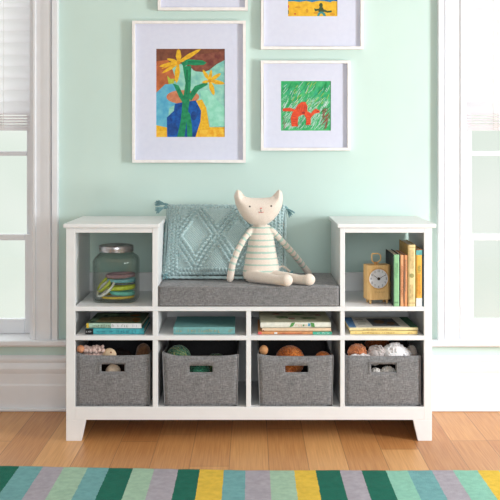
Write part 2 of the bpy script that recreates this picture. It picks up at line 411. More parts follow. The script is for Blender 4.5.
# ------------------------------------------------------------------ pillow
def make_pillow():
    W, H = .422, .272
    ang = math.radians(27)          # lean back
    base = Vector((X(224.6, .20), .168, ctop-.004))
    r = root('throw_pillow', base, 0, 'teal chunky knitted throw pillow with raised diamonds and tassels behind the stuffed cat', 'pillow')
    rz = math.radians(-3)
    T = Matrix.Translation(base) @ Matrix.Rotation(rz, 4, 'Z') @ Matrix.Rotation(-ang, 4, 'X')
    # local: x right, z up, -y front
    def cable(u, v, a, b, ox, lvl):
        uu = ((u-ox+a) % (2*a))-a
        d = abs(uu)/a+abs(v)/b
        return (d-lvl)*(a*b/math.hypot(a, b))
    def relief(u, v):
        h = 0.0
        ou = abs(u)-W/2; ov = abs(v)-H/2
        e = u+W/2
        # vertical braids near both side edges
        side = min(u+W/2, W/2-u)
        if side < .052:
            k = side/.0135
            h += .0125*abs(math.sin(PI*k))*(0.65+.35*math.sin(v*2*PI/.012+PI*int(k)))
            return h
        if min(v+H/2, H/2-v) < .024:
            k = min(v+H/2, H/2-v)/.012
            return .0110*abs(math.sin(PI*k))*(0.65+.35*math.sin(u*2*PI/.012+PI*int(k)))
        a, b = .0735, .108
        for lvl in (1.0, .74, 1.26):
            d = cable(u, v, a, b, -.098, lvl)
            if abs(d) < .0068:
                s = (u*1.0+v*1.3)
                h = max(h, .0140*math.cos(d/.0068*PI/2)**.7*(.68+.32*math.sin(v*2*PI/.0115+lvl*9)))
        if h < .001: h += .0016*(math.sin(u*2*PI/.0085)*math.sin(v*2*PI/.0085))
        return h
    NU, NV = 330, 210
    bm = NB()
    for side in (-1, 1):
        nu, nv = (NU, NV) if side < 0 else (40, 26)
        g = []
        for j in range(nv+1):
            row = []
            for i in range(nu+1):
                a = -1+2*i/nu; b = -1+2*j/nv
                pin = 1-.035*(1-b*b)*(abs(a)**6)
                pinv = 1-.06*(1-a*a)*(abs(b)**6)
                u = a*W/2*pin; v = b*H/2*pinv
                th = .056*max(0, (1-abs(a)**3.2)*(1-abs(b)**2.6))**.55
                dy = side*th
                if side < 0 : dy -= relief(u, v)
                row.append(bm.verts.new(T @ Vector((u, dy-.03, v+H/2))))
            g.append(row)
        for j in range(nv):
            for i in range(nu):
                f = bm.faces.new((g[j][i], g[j][i+1], g[j+1][i+1], g[j+1][i])); f.smooth = True
    build('pillow_cover', bm, PIL, r, recalc=False)
    # braided edge cord
    pts = []
    n = 60
    for i in range(n): pts.append((-W/2+W*i/n, H))
    for i in range(40): pts.append((W/2, H-H*i/40))
    for i in range(n): pts.append((W/2-W*i/n, 0))
    for i in range(40): pts.append((-W/2, H*i/40))
    bm = NB(); tube(bm, [T @ Vector((p[0], -.03+.002*math.sin(i*1.9), p[1])) for i, p in enumerate(pts)],
                    [.0055+.0012*math.sin(i*2.1) for i in range(len(pts))], 8, closed=True)
    build('edge_braid', bm, PIL, r)
    # tassels
    def tassel(p, d, L=.045, n=16, spread=.3):
        bm = NB(); p = Vector(p); d = Vector(d).normalized()
        tube(bm, [p-d*.004, p+d*.004, p+d*.009, p+d*.013], [.003, .0058, .0058, .004], 10)
        for k in range(n):
            s = Vector((random.uniform(-1,1), random.uniform(-1,1), random.uniform(-1,1)))*spread
            q = [p+d*.011, p+(d+s*.6).normalized()*(L*.55), p+(d+s*.9).normalized()*L*random.uniform(.85, 1.08)-Vector((0,0,.004))]
            tube(bm, q, [.0022, .0024, .0015], 6)
        build('tassel', bm, PILF, r)
    P = lambda u, v, y=-.03: T @ Vector((u, y, v))
    tassel(P(-W/2, H+.002), (-1, -.15, .28), .048)
    tassel(P(-W/2-.002, H-.012, -.045), (-1, -.7, -.22), .045)
    tassel(P(W/2, H-.004), (.55, -.5, -.55), .04)
    tassel(P(W/2, .012), (.9, -.3, .2), .035)
    tassel(P(-W/2+.004, .004, -.035), (.25, -1, .12), .04)
    for t in (.78, .62, .45, .3, .16):
        tassel(P(-W/2-.002, H*t), (-.22, -.35, -1), .032, 9, .22)
    return r
make_pillow()

# ------------------------------------------------------------------ stuffed cat
def make_cat():
    yt = .112
    tors = lambda px, py, y=yt: Vector((X(px, y), y, Z(py, y)))
    yh = .100
    bm = NB()
    # head slab with ears
    out = [(235.2,192),(237.2,189.2),(240.2,190.4),(244,196.6),(252,197.6),(261,197.8),(270,197.2),(274.5,195.8),(276.6,191),(279.4,189),(282.2,192),(283.2,198),
           (282.2,206),(278.5,214),(273,220.5),(266,225),(259,226),(251,224.5),(244.5,220),(239,212.5),(235.3,204),(233.8,196)]
    hx, hz_ = X(259.3, yh), Z(209.5, yh); P_ = []
    for q in range(len(out)):      # finer outline
        (a, b), (c_, d_) = out[q], out[(q+1) % len(out)]
        for t in (0, .34, .67): P_.append((X(a+(c_-a)*t, yh), Z(b+(d_-b)*t, yh)))
    rings = []
    sc_l = [1, .97, .91, .82, .70, .55, .38, .2]
    prof_ = [(s_, -1) for s_ in sc_l[::-1]]+[(s_, 1) for s_ in sc_l[1:]]
    for s_, sd in prof_:
        ring = []
        for x, z in P_:
            qx, qz = hx+(x-hx)*s_, hz_+(z-hz_)*s_
            d = 9
            for k in range(len(P_)):
                ax, az = P_[k]; ex, ez = P_[(k+1) % len(P_)][0]-ax, P_[(k+1) % len(P_)][1]-az
                t = max(0, min(1, ((qx-ax)*ex+(qz-az)*ez)/(ex*ex+ez*ez))); d = min(d, math.hypot(qx-ax-ex*t, qz-az-ez*t))
            dy = sd*(.036 if sd < 0 else .030)*math.sqrt(max(0, 1-(1-min(d/.040, 1))**2))
            ring.append(bm.verts.new((qx, yh+dy, qz)))
        rings.append(ring)
    for A, B in zip(rings, rings[1:]):
        for q in range(len(P_)): bm.faces.new((A[q], A[(q+1) % len(P_)], B[(q+1) % len(P_)], B[q]))
    bm.faces.new(rings[0]); bm.faces.new(rings[-1][::-1])
    ball(bm, (hx, yh+.002, Z(221, yh)), .018, 3, (1, 1, 1.2))
    # torso: tapered oval sections
    secs = [(225, 8.5, .016), (230, 11.5, .023), (240, 13, .031), (252, 15, .034), (264, 17.5, .036), (273, 18.8, .037), (279, 18.2, .034)]
    rings = []
    for k, (py, hw, dp) in enumerate(secs):
        y = yt; cx = X(261.3, y); z = max(Z(py, y), ctop+.004); ring = []
        for i in range(24):
            t = 2*PI*i/24; ring.append(bm.verts.new((cx+S(hw, y)*math.cos(t), y+.006+dp*math.sin(t), z)))
        rings.append(ring)
    for a, b in zip(rings, rings[1:]):
        for i in range(24): bm.faces.new((a[i], a[(i+1)%24], b[(i+1)%24], b[i]))
    bm.faces.new(rings[0]); bm.faces.new(rings[-1][::-1])
    hz = ctop+.013
    def chain(pl, rl): tube(bm, pl, rl, 16); [ball(bm, p, q, 2) for p, q in ((pl[0], rl[0]*.98), (pl[-1], rl[-1]*.98))]
    armL = [tors(251, 229.5), tors(243.5, 240, .085), tors(237, 252, .075), tors(232.5, 264, .075), Vector((X(230, .085), .085, hz))]
    armR = [tors(271.5, 229.5), tors(281, 240, .12), tors(291, 251, .155), tors(301, 263, .20), Vector((X(308.8, .235), .235, hz))]
    chain(armL, [.010, .0105, .0112, .0118, .013])
    chain(armR, [.010, .0105, .0112, .0115, .012])
    lz = ctop
    legL = [Vector((X(250, .10), .10, lz+.020)), Vector((X(263, .05), .050, lz+.020)), Vector((X(277, .0), .012, lz+.018)), Vector((X(286, -.01), -.008, lz+.019))]
    legR = [Vector((X(274, .10), .10, lz+.020)), Vector((X(287, .06), .060, lz+.019)), Vector((X(300, .02), .028, lz+.017)), Vector((X(308.5, .0), .010, lz+.019))]
    chain(legL, [.021, .019, .0165, .0175]); chain(legR, [.021, .019, .0165, .0175])
    for q in (legL, legR): ball(bm, q[-1]+Vector((.002, -.003, .001)), .0205, 3, (1.05, .85, 1.0))
    # tail
    tail = [tors(279, 267, .13), tors(284, 267, .14), tors(289, 271, .15), tors(291, 275, .15)]
    chain(tail, [.006, .006, .0055, .005])
    bmesh.ops.recalc_face_normals(bm, faces=bm.faces)
    me = bpy.data.meshes.new('tmp'); bm.to_mesh(me); bm.free()
    tmp = bpy.data.objects.new('tmp', me); C.objects.link(tmp)
    rm = tmp.modifiers.new('r', 'REMESH'); rm.mode = 'VOXEL'; rm.voxel_size = .0024
    sm = tmp.modifiers.new('s', 'SMOOTH'); sm.iterations = 9; sm.factor = .6
    bpy.context.view_layer.update()
    dg = bpy.context.evaluated_depsgraph_get()
    ev = bpy.data.meshes.new_from_object(tmp.evaluated_get(dg))
    bpy.data.objects.remove(tmp)
    base = Vector((X(261, .1), .1, ctop))
    # knitted stripes: an attribute of the fabric itself
    ev.transform(Matrix.Translation(-base))
    at = ev.attributes.new('stripe', 'FLOAT', 'POINT')
    per = S(6.15, yt)
    z0 = Z(226.7, yt)
    def seg_t(p, pl):
        best = (9, 0); acc = 0
        for a, b in zip(pl, pl[1:]):
            ab = b-a; t = max(0, min(1, (p-a).dot(ab)/ab.length_squared)); d = (p-(a+ab*t)).length
            if d < best[0]: best = (d, acc+ab.length*t)
            acc += ab.length
        return best[0], best[1], acc
    vals = []
    for v in ev.vertices:
        p = v.co+base
        dl = seg_t(p, armL); dr = seg_t(p, armR); s = 0.0
        legd = min(seg_t(p, legL)[0], seg_t(p, legR)[0])
        arm = min((dl, dr), key=lambda q: q[0])
        intorso = abs(p.x-X(261.3, yt)) < S(20, yt)*(1-(p.z-ctop)*2.1) and p.z < Z(225.2, yt) and abs(p.y-.118) < .06 and p.z > ctop+.012
        if arm[0] < .0145 and not (intorso and arm[1] < .02):
            if arm[1] < arm[2]-.03:
                q = (arm[1] % (per*1.05)); s = 1.0 if q < .0062 else 0.0
        elif intorso and legd > .022:
            q = (z0-p.z) % per; s = 1.0 if q < .0054 else 0.0
        vals.append(s)
    at.data.foreach_set('value', vals)
    m = mat('cat_knit', (236,224,212), 0.95, (228,214,202), 300, bump=0.3, sheen=0.3, spec=0.1)
    nt = m.node_tree; N = nt.nodes; L = nt.links
    mx0 = [n for n in N if n.type == 'MIX'][0]
    an = N.new('ShaderNodeAttribute'); an.attribute_name = 'stripe'
    mx = N.new('ShaderNodeMix'); mx.data_type = 'RGBA'; mx.inputs['B'].default_value = lin((176,202,190))
    L.new(mx0.outputs['Result'], mx.inputs['A']); L.new(an.outputs['Fac'], mx.inputs['Factor'])
    L.new(mx.outputs['Result'], N['Principled BSDF'].inputs['Base Color'])
    ev.materials.clear(); ev.materials.append(m)
    for p in ev.polygons: p.use_smooth = True
    r = root('stuffed_cat', base, 0, 'cream stuffed toy cat with green stripes sitting on the grey cushion', 'stuffed toy')
    o = bpy.data.objects.new('cat_body', ev); C.objects.link(o); o.parent = r
    o.location = (0, 0, 0)
    eye = mat('cat_eye_thread', (60,56,58), .6); nose = mat('cat_nose_thread', (222,108,104), .7)
    # find the face surface
    from mathutils.bvhtree import BVHTree
    bv = BVHTree.FromPolygons([v.co for v in ev.vertices], [p.vertices[:] for p in ev.polygons])
    def surf(px, py):
        pt = Vector((X(px, .07), .07, Z(py, .07)))-base
        h = bv.ray_cast(Vector((pt.x, -1, pt.z)), Vector((0, 1, 0)))
        return h[0]+base if h[0] else pt+base
    for px, py in ((249.8, 206.5), (271.2, 206)):
        bm = NB(); ball(bm, surf(px, py), .0032, 2, (1.0, .4, 1.0)); tag(build('eye', bm, eye, r))
    bm = NB(); c = surf(261, 208.3); prism(bm, [(c.x-.0042, c.z+.002), (c.x+.0042, c.z+.002), (c.x, c.z-.0026)], 'y', c.y-.0016, c.y+.001)
    build('nose', bm, nose, r)
    bm = NB()
    tube(bm, [surf(261, 209.4)-Vector((0,.0006,0)), surf(261, 212.3)-Vector((0,.0006,0))], .0009, 6)
    build('mouth', bm, eye, r)
    bm = NB(); tube(bm, [surf(258.3, 211.6)-Vector((0,.0006,0)), surf(259.6, 212.6)-Vector((0,.0006,0)), surf(261, 212.3)-Vector((0,.0006,0)), surf(262.4, 212.6)-Vector((0,.0006,0)), surf(263.7, 211.6)-Vector((0,.0006,0))], .0008, 6)
    build('mouth', bm, nose, r)
make_cat()

# ------------------------------------------------------------------ jar with bangles
jy = .135; jx = X(115.6, jy-.02); jr = .0765
jar = root('glass_jar', (jx, jy, zsh), 0, 'clear squarish glass storage jar with silver screw lid in the left tower', 'jar')
hb = zsh+.001
sqf = lambda z: 5.0 if z < hb+.139 else max(2.0, 5.0-3.0*(z-hb-.150)/.022)
prof = [(.001, hb), (jr*.86, hb), (jr*.96, hb+.004), (jr, hb+.014), (jr*1.0, hb+.134), (jr*.985, hb+.141), (jr*.93, hb+.151), (jr*.82, hb+.160), (.056, hb+.165), (.0535, hb+.169), (.0535, hb+.183)]
inn = [(max(.001, r-.0035), z) for r, z in prof[::-1]]
inn = [(r, max(z, hb+.008)) for r, z in inn]
bm = NB(); lathe(bm, prof+inn, jx, jy, 64, sq=sqf)
build('jar_body', bm, JARG, jar)
bm = NB()
zt = hb+.169
pl = [(.0545, zt), (.0585, zt), (.0592, zt+.002), (.0585, zt+.005), (.0592, zt+.008), (.0592, zt+.019), (.0575, zt+.0225), (.054, zt+.0235), (.050, zt+.022), (.001, zt+.022), (.001, zt+.019), (.0545, zt+.017)]
lathe(bm, pl, jx, jy, 72); build('lid', bm, STEEL, jar)
def bangle(c, r, h, th, rgb, name, tilt=(0,0), label='', basis=None):
    m = flat('bangle_'+name, rgb, .1, 80, .35)
    bm = NB(); n = 48
    M = Matrix.Translation(c) @ Matrix.Rotation(tilt[1], 4, 'Z') @ Matrix.Rotation(tilt[0], 4, 'Y')
    if basis:
        ang, fl = basis
        a_ = Vector((math.cos(ang), 0, math.sin(ang))); b_ = Vector((-math.sin(ang)*fl, math.sqrt(1-fl*fl), math.cos(ang)*fl)); n_ = a_.cross(b_)
        M = Matrix.Translation(c) @ Matrix((a_, b_, n_)).transposed().to_4x4()
    rings = []
    for k in range(n):
        t = 2*PI*k/n; row = []
        for (a, b) in ((0, -h/2), (.6*th, -h/2*.0-h*.5+h*.15), (th, 0), (.6*th, h*.35), (0, h/2), (-th*.6, h*.3), (-th*.6, -h*.3)):
            row.append(bm.verts.new(M @ Vector(((r+a)*math.cos(t), (r+a)*math.sin(t), b))))
        rings.append(row)
    for k in range(n):
        A, B = rings[k], rings[(k+1)%n]
        for i in range(7):
            f = bm.faces.new((A[i], A[(i+1)%7], B[(i+1)%7], B[i])); f.smooth = True
    tag(build('bangle', bm, m), label, 'bangle', 'bangles in the glass jar')
zj = hb+.010
bangle((jx+.004, jy, zj+.005), .056, .009, .004, (246,206,70), 'amber', (0,0), 'amber yellow bangle at the very bottom of the jar')
bangle((jx+.022, jy-.008, zj+.0185), .040, .014, .004, (126,220,204), 'aqua', (0.05,0), 'wide aqua green bangle low in the jar')
bangle((jx+.012, jy+.004, zj+.036), .050, .015, .004, (228,236,66), 'lime', (-.05,0), 'wide lime yellow bangle halfway up the stack in the jar')
bangle((jx+.020, jy+.004, zj+.0505), .044, .006, .003, (104,110,128), 'slate', (0,0), 'thin slate grey bangle between lime and pale blue ones')
bangle((jx+.018, jy+.002, zj+.061), .046, .012, .004, (136,206,220), 'blue', (.0,0), 'pale blue bangle near the top of the stack in the jar')
bangle((jx+.014, jy+.004, zj+.0765), .048, .013, .004, (176,138,150), 'mauve', (-.04,0), 'dusty mauve bangle topmost in the jar')
bangle((X(106, jy-.03), jy-.030, Z(288, jy-.03)), .0365, .009, .0035, (250,244,238), 'white', label='cream white bangle leaning against the front of the jar', basis=(.72, .36))
bangle((X(105, jy-.012), jy-.008, Z(284, jy-.01)), .033, .012, .003, (208,214,84), 'chartreuse', label='chartreuse bangle leaning behind the cream white one', basis=(.80, .30))
bangle((X(102.5, jy-.02), jy-.010, Z(290, jy-.02)), .029, .010, .003, (222,206,200), 'blush', label='pale blush bangle leaning leftmost in the jar', basis=(.85, .40))

# ------------------------------------------------------------------ clock
WOOD = mat('pale_clock_wood', (234,194,132), .5, (222,178,114), 60, (4,4,.6))
WOODS = mat('clock_wood_side', (212,166,102), .5, (198,150,88), 60, (4,4,.6))
ck = root('mantel_clock', (X(377.2, .085), .085, zsh), math.radians(9), 'small pale wooden clock with a round dial and a loop handle', 'clock')
def lbuild(name, bm, m, par=ck, **k): return build(name, bm, m, par, world=False, **k)
fz = .014; cw, chh, cd = .0405, .117, .030
bm = NB(); prism(bm, [(-cw, -cd+.010), (-cw+.010, -cd), (cw-.010, -cd), (cw, -cd+.010), (cw, cd), (-cw, cd)], 'z', fz, fz+chh-.0)
lbuild('case', bm, WOOD, bevel=.0015)
bm = NB(); zc = fz+.072
def disc(bm, cx, y0, y1, cz, r, n=40, mi=0): prism(bm, [(cx+r*math.cos(2*PI*i/n), cz+r*math.sin(2*PI*i/n)) for i in range(n)], 'y', y0, y1, mi)
tube(bm, [(-.004+.0345*math.cos(2*PI*i/40), -cd-.001, zc+.0345*math.sin(2*PI*i/40)) for i in range(40)], .0022, 8, closed=True)
lbuild('bezel', bm, WOODS)
bm = NB(); disc(bm, -.004, -cd-.0015, -cd+.002, zc, .0335)
dial = lbuild('dial', bm, mat('dial_face', (222,222,226), .6, (214,214,220), 80))
bm = NB()
FONT = {'1':[(0,-1,0,1)], '2':[(-.5,1,.5,1),(.5,1,.5,0),(.5,0,-.5,-1),(-.5,-1,.5,-1)], '3':[(-.5,1,.5,1),(.5,1,.5,-1),(-.4,0,.5,0),(-.5,-1,.5,-1)],
 '4':[(-.5,1,-.5,0),(-.5,0,.5,0),(.5,1,.5,-1)], '5':[(.5,1,-.5,1),(-.5,1,-.5,0),(-.5,0,.5,0),(.5,0,.5,-1),(.5,-1,-.5,-1)],
 '6':[(.4,1,-.5,0),(-.5,0,-.5,-1),(-.5,-1,.5,-1),(.5,-1,.5,0),(.5,0,-.5,0)], '7':[(-.5,1,.5,1),(.5,1,-.1,-1)],
 '8':[(-.5,1,.5,1),(.5,1,.5,-1),(.5,-1,-.5,-1),(-.5,-1,-.5,1),(-.5,0,.5,0)], '9':[(.5,0,-.5,0),(-.5,0,-.5,1),(-.5,1,.5,1),(.5,1,.5,0),(.5,0,-.2,-1)],
 '0':[(-.5,1,.5,1),(.5,1,.5,-1),(.5,-1,-.5,-1),(-.5,-1,-.5,1)]}
def stroke(bm, x0, z0, x1, z1, w, y0, y1, mi=0):
    d = Vector((x1-x0, z1-z0)); l = d.length or 1e-6; d /= l; n = Vector((-d.y, d.x))*w/2; e = d*w/2
    a = Vector((x0, z0))-e; b = Vector((x1, z1))+e
    prism(bm, [tuple(a+n), tuple(b+n), tuple(b-n), tuple(a-n)], 'y', y0, y1, mi)
for h in range(1, 13):
    t = PI/2-2*PI*h/12; r = .0265; cx_, cz_ = -.004+r*math.cos(t), zc+r*math.sin(t); s = str(h); sc_ = .0033
    for i, ch in enumerate(s):
        ox = cx_+(i-(len(s)-1)/2)*.0042
        for (a, b, c_, d) in FONT[ch]: stroke(bm, ox+a*sc_*.9, cz_+b*sc_, ox+c_*sc_*.9, cz_+d*sc_, .0010, -cd-.0022, -cd-.0014)
lbuild('numerals', bm, mat('dial_grey', (120,122,130), .6), dial)
bm = NB()
stroke(bm, -.004, zc, -.0205, zc+.0105, .0017, -cd-.004, -cd-.003); stroke(bm, -.004, zc, .019, zc+.0125, .0012, -cd-.004, -cd-.003)
lbuild('hands', bm, mat('hand_dark', (92,92,98), .5), dial)
bm = NB(); disc(bm, -.004, -cd-.0055, -cd-.001, zc, .0048, 20); lbuild('hub', bm, BLACK, dial)
bm = NB()      # pressed lettering under the dial
for i, (h_, w_) in enumerate(((1,.9),(.9,.7),(1,.5),(1,.6),(.9,.9))):
    xx = -.015+i*.0075
    stroke(bm, xx-.0018, fz+.024, xx-.0018, fz+.024+.006*h_, .0009, -cd-.0004, -cd+.001)
    stroke(bm, xx-.0018, fz+.024+.003*w_, xx+.002, fz+.024+.003*w_, .0009, -cd-.0004, -cd+.001)
    stroke(bm, xx+.002, fz+.024, xx+.002, fz+.024+.006*w_, .0009, -cd-.0004, -cd+.001)
lbuild('pressed_mark', bm, mat('pressed_wood', (198,152,98), .6))
for sx in (-1, 1):
    for sy in (-1, 1):
        bm = NB(); tube(bm, [(sx*.029, sy*.018, .0003), (sx*.029, sy*.018, fz+.001)], [.0038, .005], 14); lbuild('foot', bm, WOOD)
bm = NB(); ht = fz+chh
ball(bm, (-.005, 0, ht+.004), .0065, 3, (1, 1, .9))
lbuild('handle_knob', bm, mat('knob_wood', (200,146,88), .5))
bm = NB()
hp = [(-.007, ht+.004), (-.016, ht+.010), (-.019, ht+.014), (-.019, ht+.034), (-.017, ht+.037), (.003, ht+.037), (.010, ht+.033), (.013, ht+.025), (.011, ht+.014), (.003, ht+.008), (-.003, ht+.005)]
tube(bm, [(a, 0, b) for a, b in hp], .0024, 10, flatten=(1, 1.2)); lbuild('handle', bm, WOOD)

# ------------------------------------------------------------------ books
def marks(bm, x0, x1, z0, z1, y, n, w, mi, rnd):
    """short unreadable type on a spine"""
    x = x0
    while x < x1:
        l = rnd.uniform(.5, 1.3)*(z1-z0)
        stroke(bm, x, z0+rnd.random()*.2*(z1-z0), x, z1-rnd.random()*.3*(z1-z0), w, y-.0004, y+.0004, mi)
        if rnd.random() < .6:
            zz = rnd.choice((z0, z1, (z0+z1)/2)); stroke(bm, x, zz, x+l*.5, zz, w, y-.0004, y+.0004, mi)
        x += l*.9+w
        if rnd.random() < .15: x += l
def book_lying(loc, w, d, h, rz, cover, label, group, spine=None, topdeco=None, spinedeco=None):
    """lies flat, spine to the front (-y). w along x, d along y."""
    r = root('book', loc, rz, label, 'book', group)
    t = .0022; hw = w/2
    bm = NB(); box(bm, -hw, hw, 0, d, 0, t); box(bm, -hw, hw, 0, d, h-t, h)
    o = build('cover', bm, cover, r, world=False, bevel=.0005)
    bm = NB(); prism(bm, [(0.0005, 0), (-.0025, h*.2), (-.003, h*.5), (-.0025, h*.8), (0.0005, h), (.004, h), (.004, 0)], 'x', -hw, hw)
    build('spine', bm, spine or cover, r, world=False)
    bm = NB(); box(bm, -hw+.003, hw-.003, .0045, d-.004, t, h-t); build('pages', bm, PAPER, r, world=False)
    if topdeco:
        bm = NB(); mats = []
        for k, (m, polys) in enumerate(topdeco):
            mats.append(m)
            for pl_ in polys: prism(bm, [(-hw+a*w, b*d) for a, b in pl_], 'z', h-.0002, h+.0003+.00012*k, k)
        build('cover_picture', bm, mats, r, world=False)
    if spinedeco:
        for k, (m, items) in enumerate(spinedeco):
            for it in items:
                bm = NB()
                if it[0] == 'block': box(bm, -hw+it[1]*w, -hw+it[2]*w, -.0034-.0001*k, -.001, it[3]*h, it[4]*h)
                elif it[0] == 'type': marks(bm, -hw+it[1]*w, -hw+it[2]*w, it[3]*h, it[4]*h, -.0038, 0, .0009, 0, random.Random(int(it[1]*100)+k))
                elif it[0] == 'poly': prism(bm, [(-hw+a*w, b*h) for a, b in it[1]], 'y', -.0037-.0001*k, -.002)
                build({'block': 'colour_block', 'type': 'spine_lettering', 'poly': 'printed_leaf'}[it[0]], bm, m, r, world=False)
    return r
INK = mat('brown_ink', (96,84,66), .7); GOLD = mat('gold_print', (196,160,88), .5)
by = .02
def lie(px0, px1, py0, py1, y, d, rz, *a, **k):
    z0 = max(Z(py1, y), zmid+.0006) if py1 > 335 else Z(py1, y)
    return (X((px0+px1)/2, y), y, z0), (px1-px0)*(y-CAMY)/F, d, Z(py0, y)-z0, rz
def blob(cx, cy, rx, ry, n=9, seed=0):
    rr = random.Random(seed); return [(cx+rx*rr.uniform(.7,1.1)*math.cos(2*PI*i/n), cy+ry*rr.uniform(.7,1.1)*math.sin(2*PI*i/n)) for i in range(n)]
G1, G2, G3, G4 = 'picture books in the left cubby', 'picture books', 'picture books in the third cubby', 'picture books in the right cubby'
def stack(y, specs):
    """specs bottom to top: (px0, px1, height_px, depth, rz, kwargs)"""
    z = zmid+.0006
    for (a, b, hp_, d, rz, kw) in specs:
        h = S(hp_, y)
        if kw is not None: book_lying((X((a+b)/2, y), y, z), (b-a)*(y-CAMY)/F, d, h, rz, **kw)
        z += h+.0008
TEALB = flat('teal_cover', (78,178,188)); MINTB = flat('mint_cover', (186,216,196)); WHITEB = flat('white_print', (232,234,236), .04)
stack(.022, [
 (85.5, 144, 6.0, .23, .01, dict(cover=TEALB, label='bright teal book with a black spine end, bottom of the left stack', group=G1,
    spinedeco=[(BLACK, [('block', .0, .135, .02, .98)]), (mat('dark_teal_print', (40,96,120), .7), [('type', .20, .33, .42, .62), ('type', .42, .47, .25, .75), ('type', .54, .74, .3, .7), ('type', .80, .88, .2, .8)]), (WHITEB, [('type', .02, .11, .4, .6)])])),
 (86.5, 141.5, 5.0, .215, -.02, dict(cover=flat('dark_olive_cover', (96,116,88)), spine=MINTB, label='green landscape-covered book with pale mint spine, top of the left stack', group=G1,
    topdeco=[(flat('olive_tan', (156,140,96), .3), [[(.12,.12),(.8,.1),(.85,.5),(.6,.62),(.2,.5)]]), (flat('sage_print', (134,164,126), .3), [blob(.3,.78,.2,.12,9,1), blob(.62,.82,.16,.1,9,2), blob(.1,.3,.07,.2,9,3)]),
             (flat('amber_print', (158,110,50), .3), [blob(.87,.3,.09,.22,9,4), blob(.78,.72,.1,.1,9,5)]), (flat('deep_green', (50,80,66), .3), [blob(.1,.1,.06,.06,7,6), blob(.22,.68,.05,.08,7,7), blob(.5,.9,.12,.05,7,8), blob(.04,.6,.03,.2,7,9)])],
    spinedeco=[(flat('yellow_print', (226,188,60)), [('block', .0, .045, .03, .97)]), (WHITEB, [('block', .45, 1.0, .04, .96)]), (INK, [('type', .12, .24, .3, .6), ('type', .27, .33, .15, .8), ('type', .36, .78, .25, .7)]), (mat('lilac_print', (170,160,190), .7), [('type', .84, .92, .25, .7)])])),
])
stack(.020, [
 (173.5, 235, 7.4, .215, .012, dict(cover=flat('dusty_teal_cover', (118,172,172), .06), label='dusty teal clothbound book with gold lettering lying alone in a cubby', group=G2,
    spinedeco=[(GOLD, [('type', .05, .17, .35, .6), ('type', .24, .44, .3, .75), ('type', .46, .56, .35, .6), ('type', .58, .82, .3, .72), ('type', .90, .95, .3, .7)])])),
])
GRN = flat('leaf_green', (92,156,84)); SKY = flat('sky_blue_print', (92,170,206)); PINKR = flat('coral_print', (222,96,96))
stack(.020, [
 (258, 332, 3.0, .24, .0, dict(cover=flat('orange_cover', (226,158,106)), label='thin orange and green spined book at the bottom of the third stack', group=G3,
    spinedeco=[(flat('green_print', (72,176,146)), [('block', .74, 1.0, .02, .98)]), (PINKR, [('block', .0, .05, .1, .9), ('type', .3, .6, .3, .6)]), (WHITEB, [('block', .22, .26, .2, .8), ('type', .8, .97, .3, .7)])])),
 (262, 331, 3.3, .23, -.01, dict(cover=flat('peach_cover', (236,206,174), .05), label='plain peach book in the middle of the third stack', group=G3,
    spinedeco=[(flat('dark_dot', (120,50,50)), [('block', .01, .025, .1, .4)])])),
 (260.5, 331, 5.4, .235, .015, dict(cover=flat('beige_cover', (206,204,178), .08), spine=flat('ivory_spine', (232,232,220), .05), label='beige book with colourful leaves on an ivory spine, top of the third stack', group=G3,
    topdeco=[(flat('moss_print', (136,160,116), .3), [blob(.32,.42,.1,.12,9,11), blob(.55,.7,.14,.07,9,12), blob(.7,.35,.12,.1,9,15)]), (flat('rose_print', (190,140,128), .3), [blob(.25,.72,.07,.06,9,13), blob(.46,.3,.06,.08,9,14), blob(.86,.6,.05,.07,8,10)])],
    spinedeco=[(GRN, [('poly', [(.41,.1),(.44,.9),(.49,1.0),(.46,.3)]), ('poly', [(.72,.2),(.71,.95),(.76,.85),(.77,.1)]), ('poly', [(.6,.3),(.6,.6),(.62,.6),(.62,.3)])]), (SKY, [('poly', [(.67,.35),(.68,.9),(.71,.7),(.70,.3)])]), (flat('peach_print', (232,176,140)), [('type', .5, .66, .3, .7)])])),
])
CREAM = flat('cream_cover', (240,222,170), .05)
stack(.022, [
 (350.5, 417.5, 3.6, .225, .0, dict(cover=flat('butter_cover', (240,214,140), .05), label='butter yellow paperback at the bottom of the right stack', group=G4,
    spinedeco=[(mat('ochre_ink', (200,160,90), .7), [('type', .08, .12, .2, .8), ('type', .18, .66, .3, .7), ('type', .86, .93, .3, .7)])])),
 (349.5, 418, 3.0, .205, .02, dict(cover=CREAM, label='cream book with blue corner and dark cover picture, top of the right stack', group=G4,
    topdeco=[(flat('cover_white', (216,212,200), .06), [[(.0,.0),(1,.0),(1,1),(0,1)]]), (flat('cornflower_print', (86,132,178), .15), [[(-.0,.0),(.10,.0),(.13,1),(0,1)]]),
             (flat('slate_picture', (96,98,104), .3), [[(.36,.12),(.76,.12),(.74,.86),(.34,.86)]]), (flat('bark_picture', (122,92,66), .3), [blob(.5,.5,.1,.2,9,21), blob(.66,.4,.06,.16,9,22)]),
             (flat('bottle_green_print', (66,112,84), .2), [[(.89,.0),(1,.0),(1,1),(.87,1)]]), (INK, [[(.16,.72),(.28,.72),(.28,.75),(.16,.75)], [(.16,.5),(.30,.5),(.30,.53),(.16,.53)], [(.16,.3),(.27,.3),(.27,.33),(.16,.33)]])],
    spinedeco=[(mat('ochre_ink', (200,160,90), .7), [('type', .2, .6, .35, .65)])])),
])

